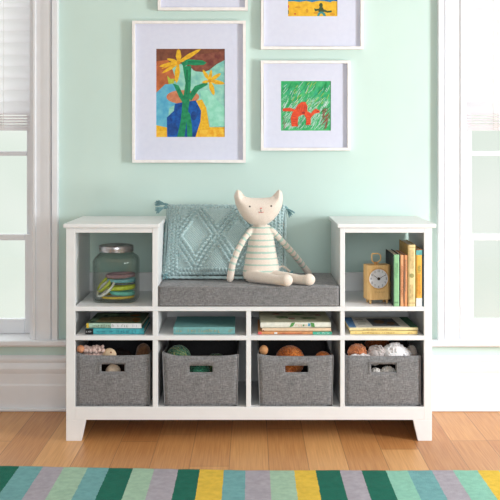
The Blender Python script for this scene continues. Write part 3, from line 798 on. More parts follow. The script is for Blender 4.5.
# upright books in the right tower: spine to the front
GU = 'upright books in the right tower'
def book_upright(px0, px1, pytop, y, d, spine, cover, label, deco=None, cover2=None, rz=0.0, topdrop=0.0):
    w = (px1-px0)*(y-CAMY)/F; h = Z(pytop, y)-zsh-.0006
    r = root('book', (X((px0+px1)/2, y), y, zsh+.0006), rz, label, 'book', GU)
    hw = w/2; t = .0018
    bm = NB(); box(bm, -hw, -hw+t, .0, d, 0, h); box(bm, hw-t, hw, .0, d, 0, h); build('cover', bm, cover, r, world=False, bevel=.0004)
    bm = NB(); prism(bm, [(-hw, .0015), (-hw*.6, -.0015), (hw*.6, -.0015), (hw, .0015), (hw, .003), (-hw, .003)], 'z', 0, h); build('spine', bm, spine, r, world=False)
    bm = NB(); box(bm, -hw+t, hw-t, .003, d-.003, .003, h-.003); build('pages', bm, PAPER, r, world=False)
    if deco:
        for k, (m, items) in enumerate(deco):
            for it in items:
                bm = NB()
                if it[0] == 'block': box(bm, -hw*.98+it[1]*2*hw*.98, -hw*.98+it[2]*2*hw*.98, -.0024-.0001*k, .001, it[3]*h, it[4]*h)
                elif it[0] == 'disc':
                    prism(bm, [(-hw+it[1]*w+it[3]*math.cos(2*PI*i/16), it[2]*h+it[3]*math.sin(2*PI*i/16)) for i in range(16)], 'y', -.0026, -.001)
                elif it[0] == 'type':      # runs up the spine
                    z = it[3]*h; rr = random.Random(int(it[3]*100)+7)
                    while z < it[4]*h:
                        a = -hw+it[1]*w; b = -hw+it[2]*w
                        stroke(bm, a, z, b, z, .0009, -.0028, -.001)
                        if rr.random() < .6: q = rr.choice((a, b)); stroke(bm, q, z, q, z+.002, .0009, -.0028, -.001)
                        z += rr.uniform(.0028, .0042)
                build({'block': 'colour_block', 'type': 'spine_lettering', 'disc': 'round_emblem'}[it[0]], bm, m, r, world=False)
    return r
NAVY = flat('dark_cover', (44,62,66), .35, 30)
book_upright(393.2, 399.6, 254.6, .003, .19, flat('leaf_spine', (150,202,152), .06), NAVY, 'dark-covered book with a pale green spine beside the clock',
   [(flat('spine_moss', (120,172,126)), [('type', .35, .65, .55, .85), ('block', .2, .8, .06, .09)])])
book_upright(400.1, 403.6, 255.0, .003, .17, flat('salmon_spine', (232,172,126), .06), flat('salmon_cover', (214,150,108), .1), 'slim orange book directly right of the green-spined one',
   [(flat('rust_print', (196,110,74)), [('type', .3, .7, .2, .8)])])
book_upright(404.1, 407.4, 255.0, .003, .17, flat('apricot_spine', (226,158,108), .06), flat('apricot_cover', (206,140,98), .1), 'slim orange book touching the tall cream one',
   [(flat('grey_print', (150,130,118)), [('type', .25, .6, .3, .9), ('block', .0, .12, .1, .7)])])
book_upright(407.9, 415.6, 244.8, .002, .20, flat('cream_spine', (240,216,160), .06), flat('tan_cover', (196,164,96), .15), 'tallest upright book, cream spine with a small round emblem',
   [(flat('tan_print', (204,172,116)), [('type', .3, .7, .62, .92), ('type', .3, .65, .12, .36), ('block', .0, 1, .955, .965), ('block', .0, 1, .05, .06)]), (flat('olive_emblem', (168,160,104)), [('disc', .5, .5, .0075)])])
book_upright(416.0, 422.0, 249.2, .003, .18, flat('sunny_spine', (242,190,84), .05), flat('sunny_cover', (226,168,70), .1), 'orange-yellow book with teal top and white foot on its spine',
   [(flat('teal_band', (108,182,180)), [('block', 0, 1, .90, .985)]), (WHITEB, [('block', 0, 1, 0, .145)]), (flat('orange_type', (232,130,52)), [('type', .25, .75, .2, .56)]), (flat('green_type', (100,140,84)), [('type', .35, .7, .6, .72)]), (flat('brown_band', (140,84,50)), [('block', 0, 1, .985, 1.0)])])
book_upright(422.3, 423.8, 250.5, .003, .18, flat('ink_spine', (56,76,84), .1), flat('ink_cover', (60,80,88), .1), 'very thin dark book squeezed against the tower wall')

# ------------------------------------------------------------------ fabric bins
GB = 'grey fabric bins under the bench'
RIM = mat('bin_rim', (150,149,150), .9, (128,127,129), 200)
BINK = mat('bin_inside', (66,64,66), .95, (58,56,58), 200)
def fabric_bin(px, pyt, pyb, hole, label, trim=False, lift=(0, 0), y0=.012, y1=.345, pxb=None, bulge=.004):
    x0, x1 = X(px[0], y0), X(px[1], y0); z0 = zbase+.0006; z1 = Z(pyt, y0)
    b0, b1 = (X(pxb[0], y0), X(pxb[1], y0)) if pxb else (x0, x1)
    r = root('fabric_bin', ((x0+x1)/2, (y0+y1)/2, zbase+.0004), 0, label, 'storage bin', GB)
    hx0, hx1 = X(hole[0], y0), X(hole[1], y0); hz0, hz1 = Z(hole[3], y0), Z(hole[2], y0)
    xs = sorted(set([x0+(x1-x0)*i/16 for i in range(17)]+[hx0, hx1])); zs = sorted(set([z0+(z1-z0)*i/10 for i in range(11)]+[hz0, hz1]))
    # drop grid lines too near the hole's edges
    xs = [x for x in xs if x in (hx0, hx1, x0, x1) or min(abs(x-hx0), abs(x-hx1)) > .004]
    zs = [z for z in zs if z in (hz0, hz1, z0, z1) or min(abs(z-hz0), abs(z-hz1)) > .003]
    th = .004
    def warp(x, y, z):
        fx = (x-x0)/(x1-x0); fz_ = (z-z0)/(z1-z0)
        nx = (b0+(b1-b0)*fx)*(1-fz_)+(x)*fz_
        lf = (lift[0]*max(0, 1-fx*5)**1.5+lift[1]*max(0, fx*5-4)**1.5)*fz_
        sag = -.0022*math.sin(PI*fx)*fz_
        return (nx, y, z+lf+sag)
    bm = NB()
    def panel(side):   # front with the handle slot, or plain back; two skins
        cache = {}
        yy = y0 if side == 0 else y1
        def V(i, j, k):
            key = (i, j, k)
            if key not in cache:
                fx = (xs[i]-x0)/(x1-x0); fz_ = (zs[j]-z0)/(z1-z0)
                bul = bulge*math.sin(PI*fx)*math.sin(PI*min(1, fz_))*(1 if side == 0 else -1)
                y = yy-bul+(th*k if side == 0 else -th*k)
                cache[key] = bm.verts.new(warp(xs[i], y, zs[j]))
            return cache[key]
        ok = {}
        for i in range(len(xs)-1):
            for j in range(len(zs)-1):
                inh = side == 0 and xs[i] >= hx0-1e-6 and xs[i+1] <= hx1+1e-6 and zs[j] >= hz0-1e-6 and zs[j+1] <= hz1+1e-6
                ok[(i, j)] = not inh
        for (i, j), k in ok.items():
            if not k: continue
            for s_ in (0, 1):
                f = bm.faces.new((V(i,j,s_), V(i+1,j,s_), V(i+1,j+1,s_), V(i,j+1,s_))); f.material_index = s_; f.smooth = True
            for (di, dj, e) in ((-1,0,((i,j),(i,j+1))), (1,0,((i+1,j),(i+1,j+1))), (0,-1,((i,j),(i+1,j))), (0,1,((i,j+1),(i+1,j+1)))):
                if not ok.get((i+di, j+dj), False):
                    a, b = e; f = bm.faces.new((V(*a,0), V(*b,0), V(*b,1), V(*a,1))); f.material_index = 2 if dj == 1 and (i, j+1) not in ok else 0
    panel(0); panel(1)
    for sx in (0, 1):     # side walls
        ny = 10; nz = 6
        def SV(a, b, k):
            y = y0+.0005+(y1-y0-.001)*a/ny; z = z0+(z1-z0)*b/nz
            xx = x0 if sx == 0 else x1
            bul = .0025*math.sin(PI*a/ny)*math.sin(PI*b/nz/1.0)
            q = warp(xx, y, z-(.010*math.sin(PI*a/ny)*(b/nz)))
            return bm.verts.new((q[0]+(-bul+th*k if sx == 0 else bul-th*k), q[1], q[2]))
        gr = [[[SV(a, b, k) for k in (0, 1)] for b in range(nz+1)] for a in range(ny+1)]
        for a in range(ny):
            for b in range(nz):
                for k in (0, 1):
                    f = bm.faces.new((gr[a][b][k], gr[a+1][b][k], gr[a+1][b+1][k], gr[a][b+1][k])); f.material_index = k; f.smooth = True
            f = bm.faces.new((gr[a][nz][0], gr[a+1][nz][0], gr[a+1][nz][1], gr[a][nz][1])); f.material_index = 2
    box(bm, b0, b1, y0, y1, z0, z0+.004, 0)
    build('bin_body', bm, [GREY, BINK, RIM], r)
    if trim:
        bm = NB(); m_ = .006; q = y0-bulge-.0006
        for (a, b, c_, d) in ((hx0-m_, hx1+m_, hz1+m_-.0015, hz1+m_), (hx0-m_, hx1+m_, hz0-m_, hz0-m_+.0015), (hx0-m_, hx0-m_+.0015, hz0-m_, hz1+m_), (hx1+m_-.0015, hx1+m_, hz0-m_, hz1+m_)):
            box(bm, a, b, q, q+.003, c_, d)
        build('handle_trim', bm, RIM, r)
    # stitched corner seams
    for sx, xx in ((0, x0), (1, x1)):
        bm = NB(); pts = [Vector(warp(xx, y0-.0004, z0+(z1-z0)*i/8)) for i in range(9)]
        tube(bm, pts, .0013, 6); build('seam', bm, RIM, r)
    return (x0, x1, z1)
fabric_bin((76.3, 149.3), 355.0, 407, (101.4, 124.6, 363.6, 371), 'leftmost grey linen bin, knitted pink toys peeking over its rim', True, (.008, .002))
fabric_bin((162.6, 238.4), 355.4, 407, (189.4, 212.5, 365, 371.7), 'second grey linen bin from the left, holding green yarn', False, (.012, .004), pxb=(164.6, 236.8))
fabric_bin((257.8, 333.2), 355.6, 407, (285, 308, 365, 371.8), 'third grey linen bin from the left, holding orange yarn balls', False, (.006, .002), pxb=(259.8, 332))
fabric_bin((345.8, 420.4), 355.6, 407, (371, 395.6, 363.5, 371.6), 'rightmost grey linen bin, filled with white fluffy and rust toys', True, (0, 0))

# ------------------------------------------------------------------ things in the bins
def yarn(c, r, rgbs, label, seed, group, strands=26):
    """a wound ball: loops of strand around a core"""
    rr = random.Random(seed); c = Vector(c)
    o = root('yarn_ball', (c.x, c.y, c.z-r), 0, label, 'yarn ball', group)
    nm = 'yarn_%d_' % seed
    ms = [mat(nm+str(i), q, .95, tuple(v*.75 for v in q), 200, bump=.4, sheen=.3, spec=.1) for i, q in enumerate(rgbs)]
    bm = NB(); ball(bm, c, r*.94, 3); build('core', bm, ms[-1], o)
    bm = NB()
    for k in range(strands):
        ax = Vector((rr.gauss(0,1), rr.gauss(0,1), rr.gauss(0,1))).normalized()
        for q in range(3):
            off = rr.uniform(-.5, .5)*r*.5; a = ax.cross(Vector((.3,.5,.8))).normalized(); b = ax.cross(a)
            R = math.sqrt(max(0, r*r*.98-off*off)); off += q*.0028-.0028
            tube(bm, [c+ax*off+(a*math.cos(2*PI*i/22)+b*math.sin(2*PI*i/22))*R for i in range(22)], .0018, 5, closed=True, mi=k % len(ms))
    build('wound_strand', bm, ms, o)
def at(px, py, y): return Vector((X(px, y), y, Z(py, y)))
# bin 1
GT = 'knitted toys in the leftmost bin'
def toy(name, parts, m, label, group, cat='toy'):
    bm = NB()
    for (c, r, sc, rg, fq) in parts: ball(bm, c, r, 4, sc, rg, fq)
    return tag(build(name, bm, m), label, cat, group)
PINKK = mat('pink_knit', (236,210,200), .95, (214,180,170), 180, bump=.6, sheen=.3, spec=.1)
toy('knitted_ball', [(at(80.6, 349, .045), .0125, (1,1,1.1), 0, 1)], mat('peach_knit', (226,160,118), .9, (206,136,98), 150, bump=.4), 'small peach ball at the left corner of the leftmost bin', GT, 'ball')
bm = NB()
for i in range(7):
    for j in range(3):
        ball(bm, at(85+i*2.9+random.uniform(-.8,.8), 350.8-j*1.9+random.uniform(-.7,.7), .045+.012*j), random.uniform(.006,.0088), 2, (1,1,.95), .003, 90)
for i in range(5): ball(bm, at(86+i*4, 356, .06), .014, 2)
tag(build('knitted_scarf', bm, PINKK), 'pale pink bobble-knit roll peeking over the leftmost bin rim', 'knitted roll', GT)
dk = root('sea_shell_toy', at(109.5, 358, .05), 0, 'round cream disc toy with a small brown dot in the leftmost bin', 'toy', GT)
bm = NB(); ball(bm, at(109.5, 355, .05), .0235, 4, (1, .45, 1)); build('toy_body', bm, mat('cream_felt', (226,200,168), .9, (212,184,150), 120), dk)
bm = NB(); ball(bm, at(111, 352.3, .0405), .0028, 2, (1, .6, 1)); build('dot', bm, mat('brown_felt', (150,84,52), .9), dk)
BRN = mat('brown_plush', (116,84,58), .95, (88,60,42), 90, bump=.8, bscale=300, sheen=.3, spec=.1)
toy('plush_toy', [(at(143.5, 353.5, .08), .027, (1,1,1.25), .004, 60), (at(137, 362, .10), .024, (1,1,1), .006, 60)], BRN, 'brown plush toy at the right end of the leftmost bin', GT, 'stuffed toy')
toy('plush_toy', [(at(120, 361, .18), .042, (1.2,.9,1), .008, 50), (at(108, 360, .2), .04, (1.1,1,1), .008, 50)], mat('dark_plush', (62,50,46), .95, (44,36,34), 90, bump=.8, bscale=300, spec=.1), 'dark brown plush toy deep in the middle of the leftmost bin', GT, 'stuffed toy')
toy('felt_ball', [(at(113, 371, .045), .022, (1.15,.9,1), .002, 60)], mat('cream_wool', (226,206,184), .95, (206,182,158), 120), 'cream felt ball seen through the slot of the leftmost bin', GT, 'ball')
# bin 2
GY = 'green yarn balls in the second bin'
GREENS = [(88,132,98), (52,108,84), (150,152,98), (34,76,62)]
yarn(at(178.5, 357.5, .085), .041, GREENS, 'variegated green yarn ball at the left of the second bin', 11, GY, 34)
yarn(at(216, 366, .12), .042, [(66,116,76), (92,120,70), (44,86,60)], 'darker green yarn ball sitting low at the right of the second bin', 12, GY)
yarn(at(199, 373, .06), .037, [(40,124,96), (66,140,108), (28,84,66)], 'emerald yarn ball seen through the slot of the second bin', 13, GY)
# bin 3
GO = 'orange balls in the third bin'
toy('wooden_ball', [(at(263.8, 350, .05), .0145, (1,1,1.15), 0, 1)], mat('tan_ball', (206,152,104), .7, (190,134,86), 60), 'small tan ball at the left corner of the third bin', GO, 'ball')
OR = [(206,112,46), (188,94,36), (222,136,66)]
yarn(at(290, 360.5, .09), .050, OR, 'large orange yarn ball in the middle of the third bin', 21, GO, 40)
yarn(at(323, 360, .055), .0275, OR[::-1], 'orange yarn ball at the right of the third bin', 22, GO, 34)
yarn(at(289, 380, .05), .033, OR, 'orange yarn ball seen through the slot of the third bin', 23, GO, 26)
# bin 4
GF = 'fluffy toys in the rightmost bin'
def fluff(name, parts, rgb, label, seed, cat='stuffed toy', lump=.0048):
    rr = random.Random(seed)
    m = mat('fluff_%d' % seed, rgb, .95, tuple(v*.93 for v in rgb), 120, bump=.8, bscale=260, sheen=.4, spec=.1)
    bm = NB()
    for (c, r, sc) in parts:
        ball(bm, c, r, 4, sc, r*.22, 45)
        for k in range(170):        # curls of pile
            d = Vector((rr.gauss(0,1), rr.gauss(0,1), rr.gauss(0,1))).normalized()
            p = c+Vector((d.x*sc[0], d.y*sc[1], d.z*sc[2]))*r*.96
            ball(bm, p, lump*rr.uniform(.6, 1.1)*.8, 2, (1,1,1), .0015, 120)
    return tag(build(name, bm, m), label, cat, GF)
fluff('plush_toy', [(at(357.5, 353, .06), .032, (1.0,.9,.95))], (190,118,76), 'rust brown plush toy at the left of the rightmost bin', 31)
fluff('plush_toy', [(at(363, 359, .035), .017, (1.5,.8,1)), (at(355.5, 359, .034), .015, (1.2,.7,1))], (226,222,222), 'small white plush toy in front of the rust brown one', 32)
fluff('plush_toy', [(at(375, 355.5, .06), .030, (.9,.9,1.1)), (at(380, 353, .05), .02, (.8,.9,1.2))], (202,192,190), 'pale grey plush toy in the middle of the rightmost bin', 33)
fluff('plush_toy', [(at(395, 353.5, .055), .036, (1.2,.9,1)), (at(404, 355, .05), .024, (1.0,.9,.9))], (242,240,242), 'large white curly plush toy showing highest in the rightmost bin', 34)
fluff('plush_toy', [(at(411.5, 354.5, .065), .026, (.62,.9,1.2))], (168,158,152), 'taupe plush toy at the right end of the rightmost bin', 35)
fluff('plush_toy', [(at(377, 343, .20), .03, (1.4,.8,.8))], (150,78,40), 'dark orange plush toy at the back of the rightmost bin', 36)
fluff('plush_toy', [(at(388, 372, .042), .018, (1.3,.8,1)), (at(376, 373, .042), .016, (1,.8,1))], (222,216,210), 'white plush toy seen through the slot of the rightmost bin', 37)

# ------------------------------------------------------------------ framed pictures
def paint(name, rgb, rgb2, scale=45, stretch=(1,1,1)):
    return mat('paint_'+name, rgb, .8, rgb2, scale, stretch, detail=6)
GP = 'framed pictures on the wall'
def picture(px0, px1, py0, py1, art, label, shapes, bg, x0s=0, amap=None, mark_name='artwork'):
    yf = WY-.026
    x0, x1 = X(px0, yf), X(px1, yf); z1, z0 = Z(py0, yf), Z(py1, yf)
    r = root('picture_frame', ((x0+x1)/2, WY, z0), 0, label, 'picture', GP)
    b = .0108
    bm = NB()
    # mitred frame: four bars
    O = [(x0,z0),(x1,z0),(x1,z1),(x0,z1)]; I = [(x0+b,z0+b),(x1-b,z0+b),(x1-b,z1-b),(x0+b,z1-b)]
    for i in range(4):
        j = (i+1) % 4; prism(bm, [O[i], O[j], I[j], I[i]], 'y', yf, WY-.001)
    bmesh.ops.remove_doubles(bm, verts=bm.verts, dist=1e-5)
    build('frame', bm, FRAME, r, bevel=.001)
    ym = WY-.013
    ax0, ax1 = X(art[0], ym), X(art[1], ym); az1, az0 = Z(art[2], ym), Z(art[3], ym)
    bm = NB()
    box(bm, x0+b, ax0, ym, ym+.003, z0+b, z1-b); box(bm, ax1, x1-b, ym, ym+.003, z0+b, z1-b)
    box(bm, ax0, ax1, ym, ym+.003, z0+b, az0); box(bm, ax0, ax1, ym, ym+.003, az1, z1-b)
    build('mat_board', bm, MATB, r)
    bm = NB(); mats = [bg]
    box(bm, ax0, ax1, ym+.0025, ym+.005, az0, az1, 0)
    u0, v0, u1, v1 = amap; cnt = 0
    for k, (m, polys) in enumerate(shapes):
        mats.append(m)
        for j, pl_ in enumerate(polys):
            q = []
            for (u, v) in pl_:
                u = min(max(u, u0), u1); v = min(max(v, v0), v1)
                q.append((ax0+(u-u0)/(u1-u0)*(ax1-ax0), az1-(v-v0)/(v1-v0)*(az1-az0)))
            cnt += 1; prism(bm, q, 'y', ym+.0024-.000004*cnt, ym+.004, k+1)
    bmesh.ops.recalc_face_normals(bm, faces=bm.faces)
    build('artwork', bm, mats, r)
    return r
def kite(cx, cy, tx, ty, w):
    dx, dy = tx-cx, ty-cy; l = math.hypot(dx, dy); nx, ny = -dy/l*w, dx/l*w
    mx, my = cx+dx*.45, cy+dy*.45
    return [(cx-nx*.3, cy-ny*.3), (mx-nx, my-ny), (cx+dx*.85-nx*.6, cy+dy*.85-ny*.6), (tx, ty), (cx+dx*.85+nx*.6, cy+dy*.85+ny*.6), (mx+nx, my+ny), (cx+nx*.3, cy+ny*.3)]
def ell(cx, cy, rx, ry, n=22): return [(cx+rx*math.cos(2*PI*i/n), cy+ry*math.sin(2*PI*i/n)) for i in range(n)]
YEL = paint('yellow', (236,190,48), (214,158,36), 90)
AQ = paint('aqua', (158,212,192), (120,186,176), 40)
stemg = paint('green', (36,146,96), (24,116,80), 80)
flower = [
 (paint('brown', (128,78,56), (104,60,48), 60), [[(33,20),(392,20),(392,78),(350,100),(310,132),(280,142),(240,138),(205,112),(150,95),(80,100),(33,95)]]),
 (paint('maroon', (108,54,50), (140,84,66), 60), [[(190,50),(290,45),(392,30),(392,78),(345,98),(300,130),(230,135),(200,100)]]),
 (paint('rust', (196,112,66), (164,88,54), 50), [[(33,85),(95,78),(115,120),(138,185),(100,205),(70,225),(33,250)]]),
 (paint('pale_blue', (110,186,206), (80,160,196), 45), [[(33,250),(80,205),(135,205),(170,260),(140,310),(100,330),(92,432),(33,425)]]),
 (YEL, [[(33,420),(90,432),(90,482),(33,482)], [(240,292),(275,285),(295,330),(312,430),(392,430),(392,482),(235,482)]]),
 (paint('amber', (226,158,36), (238,196,70), 60), [[(33,450),(88,450),(88,482),(33,482)], [(260,445),(392,440),(392,482),(260,482)]]),
 (paint('mint', (132,206,178), (160,220,200), 50), [[(262,240),(300,235),(392,330),(392,425),(318,425),(296,330),(272,285)]]),
 (paint('salmon', (206,136,100), (184,112,80), 60), [ell(172,272,86,36)]),
 (paint('blue', (24,96,178), (20,60,130), 55), [[(130,308),(180,298),(240,290),(268,345),(264,400),(238,482),(90,482),(88,380),(125,345)]]),
 (paint('navy', (22,58,120), (30,80,150), 60), [ell(120,440,26,34), ell(230,370,16,24), ell(196,470,18,14)]),
 (stemg, [[(172,112),(216,108),(214,200),(208,290),(192,400),(180,482),(142,482),(162,390),(170,300),(186,200)], [(192,340),(210,360),(220,420),(222,482),(196,482),(192,410)],
          [(200,268),(235,215),(300,192),(302,208),(255,235),(215,295)], [(118,200),(150,212),(178,270),(175,310),(150,268),(130,222)],
          [(165,95),(185,74),(225,76),(275,80),(297,92),(283,104),(238,107),(200,103),(174,114)]]),
 (paint('dark_green', (20,96,66), (28,120,80), 80), [[(200,84),(285,88),(285,92),(200,90)], [(190,130),(198,130),(196,260),(190,260)]]),
 (YEL, [kite(150,92,150,18,15), kite(150,92,48,112,11), kite(148,96,62,148,9), kite(148,92,138,200,14), kite(150,90,268,20,12), kite(150,90,88,72,9), kite(150,90,200,62,10),
        kite(312,188,276,128,10), kite(312,188,322,128,9), kite(312,188,372,148,11), kite(312,188,392,202,12), kite(312,188,336,264,13), kite(312,188,272,196,8)]),
 (paint('lime', (186,196,70), (160,172,60), 60), [[(90,160),(108,178),(130,175),(125,200),(98,205)]]),
 (paint('gold', (206,140,30), (220,160,40), 60), [ell(150,92,10,12,10), ell(312,188,9,9,10), [(60,120),(140,98),(140,101),(62,126)], [(320,188),(380,200),(380,203),(320,192)]]),
]
picture(132.0, 245.8, 20.6, 162.8, (156.2, 224.8, 48.8, 137), 'largest white frame, child painting of yellow flowers in a blue vase', flower, AQ, amap=(33,20,392,482))
# orange animal in green grass
SCR = paint('grass_green', (84,190,124), (44,164,96), 60, (1,1,1))
rr = random.Random(5)
def scr(n, col_seed, x0, x1, y0, y1, L=64, w=3.0, ang=-.95):
    out = []; q = random.Random(col_seed)
    for _ in range(n):
        cx, cy = q.uniform(x0, x1), q.uniform(y0, y1); a = ang+q.uniform(-.25,.25); l = L*q.uniform(.4,1)
        dx, dy = math.cos(a)*l/2, math.sin(a)*l/2; nx, ny = -math.sin(a)*w/2, math.cos(a)*w/2
        p = [(cx-dx-nx, cy-dy-ny), (cx+dx-nx, cy+dy-ny), (cx+dx+nx, cy+dy+ny), (cx-dx+nx, cy-dy+ny)]
        if all(52 < u < 448 and 50 < v < 443 for u, v in p): out.append(p)
    return out
REDO = paint('red_orange', (226,88,50), (206,66,42), 120)
animal = [
 (paint('scribble_teal', (60,176,140), (40,160,120), 60), scr(130, 1, 50, 450, 48, 200)),
 (paint('scribble_light', (168,220,190), (150,210,180), 60), scr(230, 2, 50, 450, 180, 445)),
 (paint('scribble_white', (206,226,222), (190,216,212), 60), scr(150, 3, 50, 450, 200, 445)+scr(20, 8, 50, 450, 60, 160)),
 (paint('scribble_deep', (38,148,92), (50,160,100), 60), scr(60, 4, 50, 450, 48, 430)),
 (paint('scribble_yellow', (196,216,96), (180,206,90), 60), scr(26, 6, 150, 440, 50, 260, 50)),
 (paint('scribble_brown', (150,92,72), (130,84,64), 60), scr(34, 7, 385, 450, 270, 445, 60, 4)+scr(8, 9, 50, 100, 330, 445, 50, 3)),
 (REDO, [[(160,278),(185,238),(215,216),(245,214),(262,250),(262,285),(250,312),(215,320),(188,336),(184,400),(190,410),(136,412),(128,345),(140,305)],
         [(65,268),(120,262),(158,274),(158,292),(110,290),(65,290)],
         [(228,292),(262,290),(290,306),(308,284),(330,268),(360,286),(362,300),(326,308),(302,326),(288,350),(288,398),(250,400),(254,350),(238,322)]]),
 (paint('dark_red', (152,44,40), (130,40,40), 60), [kite(180+i*14, 246-i*4, 190+i*13, 300-i*2, 1.8) for i in range(6)]+[kite(136, 330+i*20, 180, 338+i*18, 1.6) for i in range(4)]+[kite(256, 340+i*16, 284, 346+i*15, 1.5) for i in range(4)]+[ell(345,292,8,5,10), ell(230,302,14,9,10)]),
]
picture(260.8, 350.4, 60.4, 150.6, (281, 330.9, 81, 130.6), 'small square white frame, child drawing of an orange striped animal on green', animal, SCR, amap=(50,48,450,445))
ground = [
 (paint('sea_blue', (44,96,170), (40,140,170), 60), [[(70,-300),(422,-300),(422,8),(390,4),(370,14),(330,6),(290,3),(240,14),(200,4),(150,12),(110,6),(70,8)]]),
 (paint('ochre_spots', (214,150,40), (196,140,50), 60), [ell(205,75,10,14), ell(270,90,18,9), ell(140,50,20,6), ell(385,100,20,8)]),
 (paint('red_spot', (206,70,50), (190,70,50), 60), [ell(74,45,4,10), ell(120,98,8,5)]),
 (paint('figure_olive', (72,92,60), (56,74,50), 90), [ell(304,36,13,17), [(292,50),(318,50),(328,84),(284,84)], [(255,58),(270,62),(295,60),(296,72),(262,80)], [(316,62),(350,76),(378,72),(382,86),(350,90),(314,78)], ell(70,84,6,16)]),
 (paint('figure_teal', (60,150,150), (50,130,130), 90), [[(276,113),(282,94),(296,82),(320,82),(334,96),(340,113),(322,113),(312,96),(300,96),(292,113)]]),
]
picture(260.8, 363.4, -80, 49.2, (288, 337.4, -50, 16.2), 'white frame cropped by the photo top, yellow painting with a small green figure', ground, paint('sun_yellow', (238,190,54), (222,168,44), 70), amap=(70,-360,420,115))
picture(157.6, 247.8, -110, 10.2, (182, 224, -85, -20), 'white frame cropped by the photo top, only plain mat showing above the flowers', [(stemg, [ell(50,50,20,30)])], AQ, amap=(0,0,100,100))

# ------------------------------------------------------------------ rug
def make_rug():
    cols = {'G': (14,100,82), 'T': (112,164,166), 'L': (168,161,170), 'S': (160,190,166), 'M': (138,192,172), 'Y': (222,184,66)}
    seq = 'GTLSTGSLGYTLSYGLGMTLMYM'
    seq = 'LSTG'[-4:] + seq + 'LGT'
    first = -.7056; w = .0689
    m = bpy.data.materials.new('rug_wool'); m.use_nodes = True
    nt = m.node_tree; N = nt.nodes; L = nt.links; b = N['Principled BSDF']; b.inputs['Roughness'].default_value = 1.0
    b.inputs['Specular IOR Level'].default_value = .05; b.inputs['Sheen Weight'].default_value = .05
    tc = N.new('ShaderNodeTexCoord'); sp = N.new('ShaderNodeSeparateXYZ'); g = N.new('ShaderNodeNewGeometry')
    L.new(g.outputs['Position'], sp.inputs[0])
    no = N.new('ShaderNodeTexNoise'); no.inputs['Scale'].default_value = 90; L.new(g.outputs['Position'], no.inputs['Vector'])
    def mth(op, a, b_):
        n = N.new('ShaderNodeMath'); n.operation = op
        for i, v in enumerate((a, b_)):
            if isinstance(v, (int, float)): n.inputs[i].default_value = v
            else: L.new(v, n.inputs[i])
        return n.outputs[0]
    start = first-w*5    # the G stripe that ends at px 18.7 is the fifth
    n = len(seq)
    px = mth('ADD', sp.outputs[0], mth('MULTIPLY', mth('SUBTRACT', no.outputs['Fac'], .5), .006))
    t = mth('DIVIDE', mth('SUBTRACT', px, start), w*n)
    cr = N.new('ShaderNodeValToRGB'); cr.color_ramp.interpolation = 'CONSTANT'
    el = cr.color_ramp.elements
    el[0].position = 0; el[0].color = lin(cols[seq[0]]); el[1].position = 1/n; el[1].color = lin(cols[seq[1]])
    for i in range(2, n):
        e = el.new(i/n); e.color = lin(cols[seq[i]])
    L.new(t, cr.inputs[0])
    n2 = N.new('ShaderNodeTexNoise'); n2.inputs['Scale'].default_value = 55; n2.inputs['Detail'].default_value = 5
    L.new(g.outputs['Position'], n2.inputs['Vector'])
    mr = N.new('ShaderNodeMapRange'); mr.inputs['From Min'].default_value = .3; mr.inputs['From Max'].default_value = .7; mr.inputs['To Min'].default_value = .86; mr.inputs['To Max'].default_value = 1.06
    L.new(n2.outputs['Fac'], mr.inputs['Value'])
    hs = N.new('ShaderNodeHueSaturation'); L.new(cr.outputs[0], hs.inputs['Color']); L.new(mr.outputs['Result'], hs.inputs['Value'])
    L.new(hs.outputs['Color'], b.inputs['Base Color'])
    n3 = N.new('ShaderNodeTexNoise'); n3.inputs['Scale'].default_value = 500; L.new(g.outputs['Position'], n3.inputs['Vector'])
    bp = N.new('ShaderNodeBump'); bp.inputs['Strength'].default_value = .6; bp.inputs['Distance'].default_value = .003
    L.new(n3.outputs['Fac'], bp.inputs['Height']); L.new(bp.outputs[0], b.inputs['Normal'])
    bm = NB(); x0, x1 = start, start+w*n; nx, ny = 200, 60; h = .011
    def edge(x):   # the far edge is not quite straight
        u = min(max(x/0.75, -1.4), 1.4); return -.3415+.0425*max(0, -u)
    g_ = []
    for j in range(ny+1):
        row = []
        for i in range(nx+1):
            x = x0+(x1-x0)*i/nx; yf = edge(x); y = yf+(-1.7-yf)*(j/ny)**1.6
            zz = h+.0012*noise.noise(Vector((x*25, y*25, 0)))
            if j == 0 or j == ny or i in (0, nx): zz = h*.55
            row.append(bm.verts.new((x, y, zz)))
        g_.append(row)
    for j in range(ny):
        for i in range(nx):
            f = bm.faces.new((g_[j][i], g_[j+1][i], g_[j+1][i+1], g_[j][i+1])); f.smooth = True
    rim = [g_[0][i] for i in range(nx+1)]+[g_[j][nx] for j in range(1, ny+1)]+[g_[ny][i] for i in range(nx-1, -1, -1)]+[g_[j][0] for j in range(ny-1, 0, -1)]
    low = [bm.verts.new((v.co.x, v.co.y, .0005)) for v in rim]
    for k in range(len(rim)):
        q = (k+1) % len(rim); bm.faces.new((rim[k], low[k], low[q], rim[q]))
    tag(build('striped_rug', bm, m), 'wool rug with teal, green, grey and yellow stripes on the wooden floor', 'rug')
make_rug()

